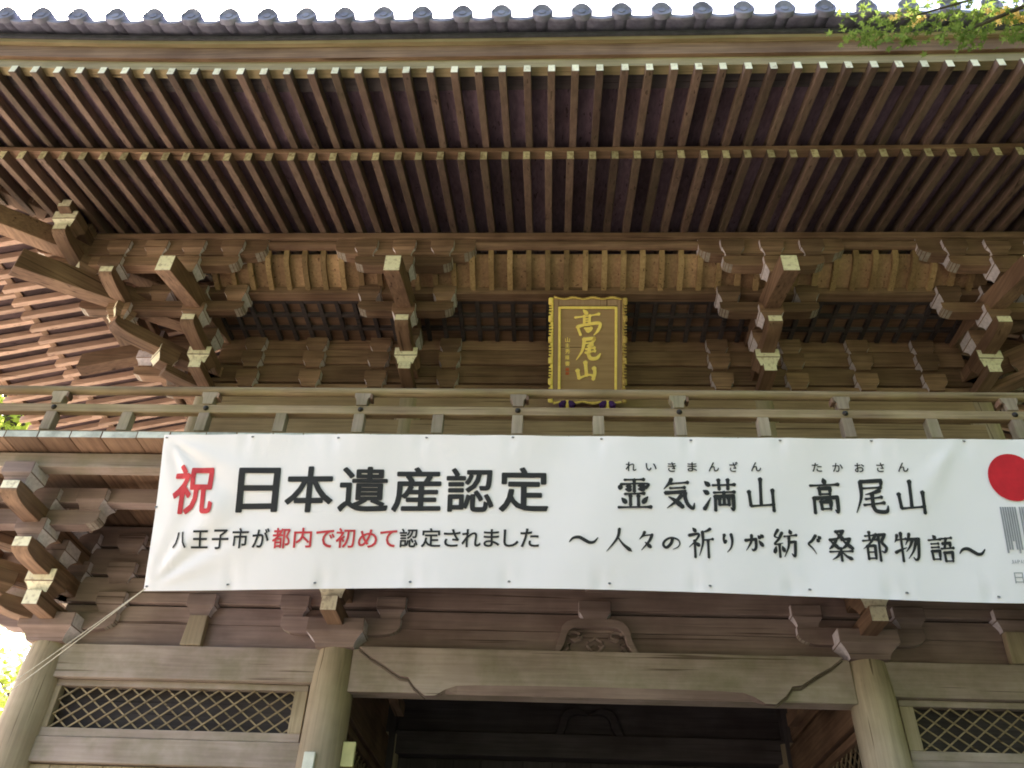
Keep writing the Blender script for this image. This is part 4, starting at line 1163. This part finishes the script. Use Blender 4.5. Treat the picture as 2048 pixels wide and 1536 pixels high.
def brush_geo(ch, w, asp):
    """list of (verts, faces) one per stroke; w = pen width in box units, asp = width/height of the box"""
    out = []
    for kind, P in strokes(ch):
        if kind == 'k' and len(P) >= 3:      # shoulder: tighten the first corner
            a, b = P[0], P[1]; P = [a, (a[0] + (b[0] - a[0]) * .88, a[1] + (b[1] - a[1]) * .88), b, (b[0] + (P[2][0] - b[0]) * .12, b[1] + (P[2][1] - b[1]) * .12)] + P[2:]
        C = catmull(P, 6 if len(P) > 2 else 8); n = len(C); vs = []
        C = [(x * asp, y) for x, y in C]
        L = [0]
        for i in range(1, n): L.append(L[-1] + math.hypot(C[i][0] - C[i - 1][0], C[i][1] - C[i - 1][1]))
        tot = L[-1] or 1
        for i in range(n):
            a = C[max(0, i - 1)]; b = C[min(n - 1, i + 1)]
            dx, dy = b[0] - a[0], b[1] - a[1]; l = math.hypot(dx, dy) or 1
            nx_, ny_ = -dy / l, dx / l
            hw = w * .5 * bwidth(kind, L[i] / tot)
            vs += [(C[i][0] + nx_ * hw, C[i][1] + ny_ * hw), (C[i][0] - nx_ * hw, C[i][1] - ny_ * hw)]
        fs = [(2 * i, 2 * i + 1, 2 * i + 3, 2 * i + 2) for i in range(n - 1)]
        # slanted rounded entry and exit
        for idx, sgn in ((0, -1), (n - 1, 1)):
            a = C[max(0, idx - 1)] if idx else C[0]; b = C[idx] if idx else C[1]
            dx, dy = b[0] - a[0], b[1] - a[1]; l = math.hypot(dx, dy) or 1; dx /= l; dy /= l
            hw = w * .5 * bwidth(kind, L[idx] / tot); k0_ = len(vs)
            vs += [(C[idx][0] + sgn * dx * hw * .8 + dy * hw * .35, C[idx][1] + sgn * dy * hw * .8 - dx * hw * .35), (C[idx][0] + sgn * dx * hw * .55 - dy * hw * .6, C[idx][1] + sgn * dy * hw * .55 + dx * hw * .6)]
            fs.append((2 * idx, 2 * idx + 1, k0_, k0_ + 1))
        out.append(([(x / asp / 100, y / 100) for x, y in vs], fs))
    return out
def brush_on_banner(name, items, mat, w):
    for ch, u0, v0, u1, v1 in items:
        m = MB()
        asp = (u1 - u0) / ((v1 - v0) * 1.31)
        hgt = (v1 - v0) * 1.31
        for k, (V, F) in enumerate(brush_geo(ch, w / hgt * 100, asp)):
            m.add([bpt(u0 + x * (u1 - u0), v0 + y * (v1 - v0), .006 + .0003 * k) for x, y in V], F, 0)
        bchild(m.build(name, mat))
brush_on_banner("brush_character", MAIN, ink, .029)
brush_on_banner("brush_character", TAIL, ink, .022)
# emblem: red disc, grey bars, small lettering
def disc(uc, vc, ru, rv, off, mat, name):
    m = MB(); n = 40; vs = [bpt(uc, vc, off)]
    for r in (.33, .66, 1):
        for k in range(n): vs.append(bpt(uc + ru * r * math.cos(2 * math.pi * k / n), vc + rv * r * math.sin(2 * math.pi * k / n), off))
    fs = [(0, 1 + k, 1 + (k + 1) % n) for k in range(n)]
    for q in (0, 1):
        for k in range(n): fs.append((1 + q * n + k, 1 + (q + 1) * n + k, 1 + (q + 1) * n + (k + 1) % n, 1 + q * n + (k + 1) % n))
    m.add(vs, fs, 0); return bchild(m.build(name, mat))
disc(3.373, .247, .193, .150, .008, logo_red, "red_disc")
m = MB()
for k in range(22):
    u = 3.225 + k * .0185
    if k in (7, 14): continue
    vb = .69 - (.05 if k % 7 == 3 else 0) + (.0 if k % 5 else .02)
    vs = [bpt(u, .432, .008), bpt(u + .0145, .432, .008), bpt(u + .0145, vb * .5 + .216, .008), bpt(u + .0145, vb, .008), bpt(u, vb, .008), bpt(u, vb * .5 + .216, .008)]
    m.add(vs, [(0, 1, 2, 5), (5, 2, 3, 4)], 0)
bchild(m.build("emblem_bars", logo_grey))
its = []; u = 3.24
for ch in "JAPANHERITAGE":
    its.append((ch, u, .750, u + (.006 if ch == 'I' else .018), .772)); u += .024 + (.012 if ch == 'N' else 0) - (.010 if ch == 'I' else 0)
print_on_banner("emblem_letter", its, logo_grey)
its = []; u = 3.245
for ch in "日本遺産": its.append((ch, u, .823, u + (.068 if ch == '日' else .085), .886)); u += .105
print_on_banner("emblem_letter", its, logo_grey)
# eyelets
ring = MB()
n = 14; vs = []
for r, y in ((.016, 0), (.016, -.005), (.011, -.006), (.007, -.004)):
    for k in range(n): a = 2 * math.pi * k / n; vs.append((r * math.cos(a), y, r * math.sin(a)))
fs = []
for j in range(3):
    for k in range(n): fs.append((j * n + k, j * n + (k + 1) % n, (j + 1) * n + (k + 1) % n, (j + 1) * n + k))
ring.add(vs, fs, 0); ring.add([vs[3 * n + k] for k in range(n)], [tuple(range(n))], 1)
eyem = ring.mesh("eyelet", [flat("brass_eyelet", (.30, .29, .27), .4, .5), ink])
for u, v in [(-3.167, .966), (-2.421, .964), (-1.62, .963), (-.796, .959), (.03, .962), (.842, .959), (1.638, .959), (2.397, .958), (3.102, .966), (3.86, .962), (-3.858, .972), (-3.868, .475),
             (-3.081, .02), (-2.319, .026), (-1.544, .02), (-.788, .015), (-.022, .019), (.744, .02), (1.499, .017), (2.268, .013), (3.039, .013), (-3.855, .02)]:
    p = bpt(u, v, .003); o = link("eyelet", eyem, None, p, (-.4, 0, 0), (.8, .8, .8)); bchild(o)

# cords from the lower left corner of the banner
pc = bpt(-3.87, .985)
for k, (ex, ey, ez) in enumerate(((-6.27, -.33, 2.70), (-6.31, -.30, 2.89))):
    pts = []
    for i in range(15):
        t = i / 14; pts.append((pc[0] + (ex - pc[0]) * t, pc[1] + (ey - pc[1]) * t, pc[2] + (ez - pc[2]) * t - .03 * (1 + k * .3) * math.sin(math.pi * t)))
    o = MB().tube(pts, .0045, 6).build("cord", rope_m, None, smooth=True)
    thing(o, ["lower strand of thin pale cord running down left from the banner corner", "upper strand of thin pale cord running down left from the banner corner"][k], "cord", "cords tying the banner corner")

# ------------------------------------------------------------------ name plaque
plq = empty("name_plaque", None, (-.04, -.24, 7.80))
thing(plq, "brown name plaque with gold rim and gold characters hanging over the balcony", "plaque")
tl = math.atan2(.76, 1.0)
plq.rotation_euler = (tl, 0, 0)          # leans forward at the top
PW, PHt = .90, 1.25                      # local x and z; front is -y
def pc_(m, name, mats, **k): return m.build(name, mats, plq, **k)
pc_(MB().box(-.34, .34, -.012, .03, -.52, .52), "panel", plaque_m, bevel=.004)
pc_(MB().box(-.405, -.342, -.03, .035, -.60, .60), "frame", plaque_f, bevel=.006)
pc_(MB().box(.342, .405, -.03, .035, -.60, .60), "frame", plaque_f, bevel=.006)
pc_(MB().box(-.341, .341, -.03, .034, .522, .60), "frame", plaque_f, bevel=.006)
pc_(MB().box(-.341, .341, -.03, .034, -.60, -.522), "frame", plaque_f, bevel=.006)
for x in (-.33, .33): pc_(MB().box(x - .0155, x + .0155, -.034, -.0125, -.512, .512), "gold_border", gold, bevel=.004)
for z in (-.50, .50): pc_(MB().box(-.314, .314, -.034, -.0125, z - .0155, z + .0155), "gold_border", gold, bevel=.004)
# wavy gilded rim, ribbed between smooth bosses
for sx in (-1, 1):
    n = 60; m = MB(); vs = []
    for i in range(n + 1):
        z = -.615 + 1.23 * i / n; ph = (i / n * 5) % 1
        wv = .010 * math.cos(2 * math.pi * ph)
        rib = .004 if (ph > .36 and ph < .92 and int(i * 1.0) % 2) else -.002
        xo = .432 + wv + rib; xi = .404; yf = -.045 - rib
        for q in ((xi, yf + .005), (xo, yf), (xo, .035), (xi, .035)): vs.append((sx * q[0], q[1], z))
    fs = [(0, 1, 2, 3), tuple(range(4 * n, 4 * n + 4))[::-1]]
    for i in range(n):
        for k in range(4): fs.append((i * 4 + k, i * 4 + (k + 1) % 4, i * 4 + 4 + (k + 1) % 4, i * 4 + 4 + k))
    m.add(vs, fs, 0); pc_(m, "gilded_rim", gold if sx < 0 else gold_dull)
    for k in range(6):
        z = -.615 + 1.23 * k / 5; z = max(-.575, min(.575, z))
        pc_(MB().box(sx * .434 - .026, sx * .434 + .026, -.056, .03, z - .042, z + .042), "gilded_boss", gold if sx < 0 else gold_dull, bevel=.012)
    for k in range(5):
        for j in range(4):
            z = -.615 + 1.23 * (k + .5) / 5 - .055 + j * .034
            pc_(MB().box(sx * .428 - .026, sx * .428 + .026, -.052, .02, z - .009, z + .009), "gilded_rib", gold if sx < 0 else gold_dull, bevel=.004)
for sz in (-1, 1):
    n = 64; m = MB(); vs = []
    for i in range(n + 1):
        x = -.40 + .80 * i / n; ph = i / n * 3.5
        wv = .011 * math.cos(2 * math.pi * ph) + (.003 if i % 2 else 0)
        for q in ((.598, -.042), (.622 + wv, -.048), (.622 + wv, .035), (.598, .035)): vs.append((x, q[1], sz * q[0]))
    fs = [(0, 1, 2, 3), tuple(range(4 * n, 4 * n + 4))[::-1]]
    for i in range(n):
        for k in range(4): fs.append((i * 4 + k, i * 4 + (k + 1) % 4, i * 4 + 4 + (k + 1) % 4, i * 4 + 4 + k))
    m.add(vs, fs, 0); pc_(m, "gilded_rim", gold_dull)
    m = MB(); pts = [(-.39 + .78 * i / 40, -.046, sz * (.606 + .009 * math.cos(2 * math.pi * i / 40 * 3.5))) for i in range(41)]
    pc_(m.tube(pts, .006, 6), "gold_bead_line", gold, smooth=True)
def plate_char(ch, x0, x1, z0, z1, w, mat, name, d=.012, font=False):
    asp = (x1 - x0) / (z1 - z0); m = MB()
    G = [glyph(ch, .012)] if font else brush_geo(ch, w / (z1 - z0) * 100, asp)
    for k, (V, F) in enumerate(G):
        yf = -.0125 - d - .0006 * k; n = len(V)
        P = [(x0 + x * (x1 - x0), yf, z1 - y * (z1 - z0)) for x, y in V]; Q = [(a, -.0115, c) for a, b, c in P]
        ec = {}
        for f in F:
            for i in range(len(f)):
                e = (f[i], f[(i + 1) % len(f)]); ec[tuple(sorted(e))] = ec.get(tuple(sorted(e)), 0) + 1
        sides = [(a, b, n + b, n + a) for (a, b), c in ec.items() if c == 1]
        m.add(P + Q, list(F) + sides, 0)
    return m.build(name, mat, plq)
BRUSH['髙'] = "d34,0 48,14|h2,30 50,24 96,16|v38,24 38,56|v60,22 58,54|h40,36 58,34|h40,45 58,43|k12,66 40,58 98,52 92,80 76,98|v12,66 24,98|h40,72 64,70|d42,74 56,84|n66,70 60,82 46,86"
BRUSH['尾2'] = "k30,6 74,2 66,22|h34,24 66,20|n34,4 26,54 2,98|n66,30 52,34 42,38|h40,50 74,44|h38,66 76,58|k56,34 50,74 60,92 84,90 98,70"
BRUSH['山2'] = "v42,2 48,76|v4,48 12,92|h12,90 60,72 84,80|v84,34 88,60 80,96"
plate_char('髙', -.155, .145, .175, .475, .032, gold, "gold_character")
plate_char('尾2', -.135, .155, -.115, .145, .037, gold, "gold_character")
plate_char('山2', -.125, .115, -.345, -.135, .042, gold, "gold_character")
for i, (ch, zz, s) in enumerate((("山", .125, .055), ("主", .06, .05), ("秀", -.01, .058), ("順", -.085, .05), ("書", -.155, .055))):
    plate_char(ch, -.262, -.262 + s, zz - s / 2, zz + s / 2, .01, gold, "signature_character", d=.006, font=True)
for zz in (-.225, -.27): pc_(MB().box(-.255, -.215, -.019, -.0125, zz - .017, zz + .017), "red_seal", seal_red, bevel=.003)
for x in (-.235, .235):
    pc_(MB().box(x - .018, x + .018, -.075, -.045, -.70, -.585), "gold_hook", gold, bevel=.006)
    for dx in (-.062, .062):
        pts = [(x + dx * .3, -.06, -.60), (x + dx * .7, -.07, -.615), (x + dx, -.075, -.64), (x + dx * 1.15, -.07, -.675)]
        pc_(MB().tube(pts, [.018, .034, .044, .020], 10), "purple_tassel", purple, smooth=True)

# ------------------------------------------------------------------ small plates on the columns
def plate(name, x0, x1, y0, y1, z0, z1, mat, label, cat, grp=None):
    o = MB().box(x0, x1, y0, y1, z0, z1).build(name, mat, None, bevel=.004); thing(o, label, cat, grp); return o
plate("wooden_tablet", -2.548, -2.452, -.235, -.19, 2.35, 3.30, plate_w, "tall white wooden tablet on the front of the column left of the passage", "tablet")
plate("wooden_tablet", -2.262, -2.15, -.075, -.03, 3.225, 3.43, plate_y, "small yellowed wooden tablet on the passage side of the left inner column", "tablet")
plate("wooden_tablet", 2.17, 2.232, -.075, -.03, 2.95, 3.31, plate_w, "small white tablet on the passage side of the right inner column", "tablet")

# ------------------------------------------------------------------ trees
def maple_leaf(c, s, rot):
    """five-lobed leaf as a small fan, 12 points"""
    prof = []
    for k, (a, r) in enumerate(((-90, .25), (-60, .55), (-48, .28), (-18, .85), (2, .35), (35, .98), (62, .4), (90, 1.15), (118, .4), (145, .98), (178, .35), (198, .85), (228, .28), (240, .55))):
        prof.append(rot @ Vector((r * s * math.cos(R(a)), r * s * math.sin(R(a)), .08 * s * math.sin(k * 2.1))) + c)
    return prof
def leafy(name, clumps, size, mat, parent, seed, kind="maple"):
    rnd = random.Random(seed); m = MB()
    for (cx, cy, cz, rx, ry, rz, n) in clumps:
        for _ in range(n):
            d = Vector((rnd.gauss(0, .5), rnd.gauss(0, .5), rnd.gauss(0, .5)))
            c = Vector((cx + d.x * rx, cy + d.y * ry, cz + d.z * rz)); s = size * rnd.uniform(.7, 1.2)
            rot = Euler((rnd.gauss(0, .55), rnd.gauss(0, .55), rnd.uniform(0, 6.28))).to_matrix()
            if kind == "maple":
                p = maple_leaf(c, s, rot); m.add(p, [tuple(range(len(p)))], 0)
            else:
                q = [rot @ Vector(v) * s + c for v in ((-.5, 0, 0), (0, -.3, .05), (.55, 0, 0), (0, .3, .05))]
                m.add(q, [(0, 1, 2, 3)], 0)
    me = bpy.data.meshes.new(name); me.from_pydata(m.v, [], m.f); me.materials.append(mat)
    o = link(name, me, parent); o["kind"] = "stuff"; return o
mp_ = empty("maple_tree", None, (5.9, -4.9, 0))
thing(mp_, "green maple whose leafy twigs hang in front of the eave at the upper right", "tree")
inv_ = Matrix.Translation((-5.9, 4.9, 0))
def mch(o): o.parent = mp_; o.matrix_parent_inverse = inv_; return o
mch(MB().tube([(5.9, -4.9, 0), (5.95, -4.85, 2.2), (5.8, -4.8, 4.5), (5.5, -4.7, 6.6), (5.2, -4.6, 8.6)], [.17, .14, .12, .09, .05], 12).build("trunk", bark, None, smooth=True))
limbs = [[(5.5, -4.7, 6.9), (4.6, -4.5, 8.0), (3.7, -4.35, 8.25), (2.9, -4.25, 8.1), (2.2, -4.2, 7.85)],
         [(4.6, -4.5, 8.0), (3.9, -4.4, 8.05), (3.2, -4.25, 7.95), (2.75, -4.2, 7.72)],
         [(5.3, -4.6, 7.4), (4.4, -4.4, 7.9), (3.7, -4.25, 7.85), (3.25, -4.18, 7.68)],
         [(3.3, -4.3, 8.2), (2.8, -4.3, 8.35), (2.2, -4.3, 8.3)]]
for L_ in limbs: mch(MB().tube(L_, [.05, .03, .018, .011, .006][:len(L_)], 7).build("limb", bark, None, smooth=True))
cl_ = [(cx, cy, cz - .09, rx * 1.15, ry, rz * 1.15, int(n * .62)) for cx, cy, cz, rx, ry, rz, n in [(2.02, -4.2, 7.80, .26, .10, .10, 80), (1.92, -4.2, 7.70, .12, .08, .06, 24), (2.12, -4.2, 7.63, .14, .08, .05, 26), (2.30, -4.2, 7.92, .30, .12, .10, 90), (2.28, -4.2, 7.72, .12, .08, .08, 18),
       (2.72, -4.2, 7.76, .18, .10, .13, 80), (2.62, -4.2, 7.63, .14, .08, .05, 30), (2.95, -4.2, 7.93, .3, .12, .10, 90),
       (3.22, -4.2, 7.78, .14, .10, .12, 50), (3.08, -4.2, 7.68, .07, .06, .05, 16), (3.35, -4.2, 7.70, .12, .1, .08, 40),
       (2.6, -4.25, 8.12, .6, .25, .12, 160), (3.4, -4.3, 8.1, .7, .3, .2, 240), (4.3, -4.4, 8.2, .8, .5, .3, 320), (5.2, -4.7, 8.9, 1.1, .8, .5, 450)]]
mch(leafy("foliage", cl_, .043, maple_m, None, 3))
mch(leafy("foliage", [(2.45, -4.15, 7.99, .10, .05, .05, 14), (2.30, -4.15, 8.02, .12, .05, .04, 7), (3.12, -4.15, 8.02, .14, .05, .05, 30), (3.3, -4.15, 7.98, .1, .05, .05, 30)], .043, yellow_leaf_m, None, 8))
def far_tree(x, y, h, r, label, seed, n=1600, extra=(), mat=None):
    rnd = random.Random(seed)
    t = empty("broadleaf_tree", None, (x, y, 0)); thing(t, label, "tree", "trees behind the gate on the left")
    MB().tube([(0, 0, 0), (.2, .1, h * .3), (-.1, .2, h * .6), (.1, 0, h * .9)], [.32, .26, .17, .05], 10).build("trunk", bark, t, smooth=True)
    cl = []
    for k in range(26):
        a = rnd.uniform(0, 6.28); q = rnd.uniform(.2, 1) * r; zz = h * rnd.uniform(.32, 1.0)
        q *= math.sin(min(1, max(.1, (h * 1.08 - zz) / (h * .6))) * math.pi / 2)
        c = (q * math.cos(a), q * math.sin(a), zz); cl.append((*c, 1.5, 1.5, .9, n // 26))
        MB().tube([(0, 0, zz * .75), (c[0] * .5, c[1] * .5, zz * .9), c], [.08, .05, .02], 6).build("limb", bark, t)
    cl += [(a - x, b - y, c, 1.6, 1.6, 1.4, 700) for a, b, c in extra]
    leafy("foliage", cl, .26, mat or tree_m, t, seed + 1, "oval")
far_tree(-15.5, 10.5, 19, 4.2, "tall sunlit tree beyond the left eave, its leaves seen through the railing", 11, 5200, ((-16.8, 12.1, 15.5), (-15.3, 10.2, 14.2), (-18.2, 12.4, 15.0)))
far_tree(-12.6, 13.5, 10.5, 3.6, "lower sunlit tree seen beside the foot of the leftmost column", 21, 4200, mat=pale_leaf_m)
far_tree(-20.5, 14.5, 13, 4.5, "bright leafy tree farthest to the left behind the gate", 31, 3600)
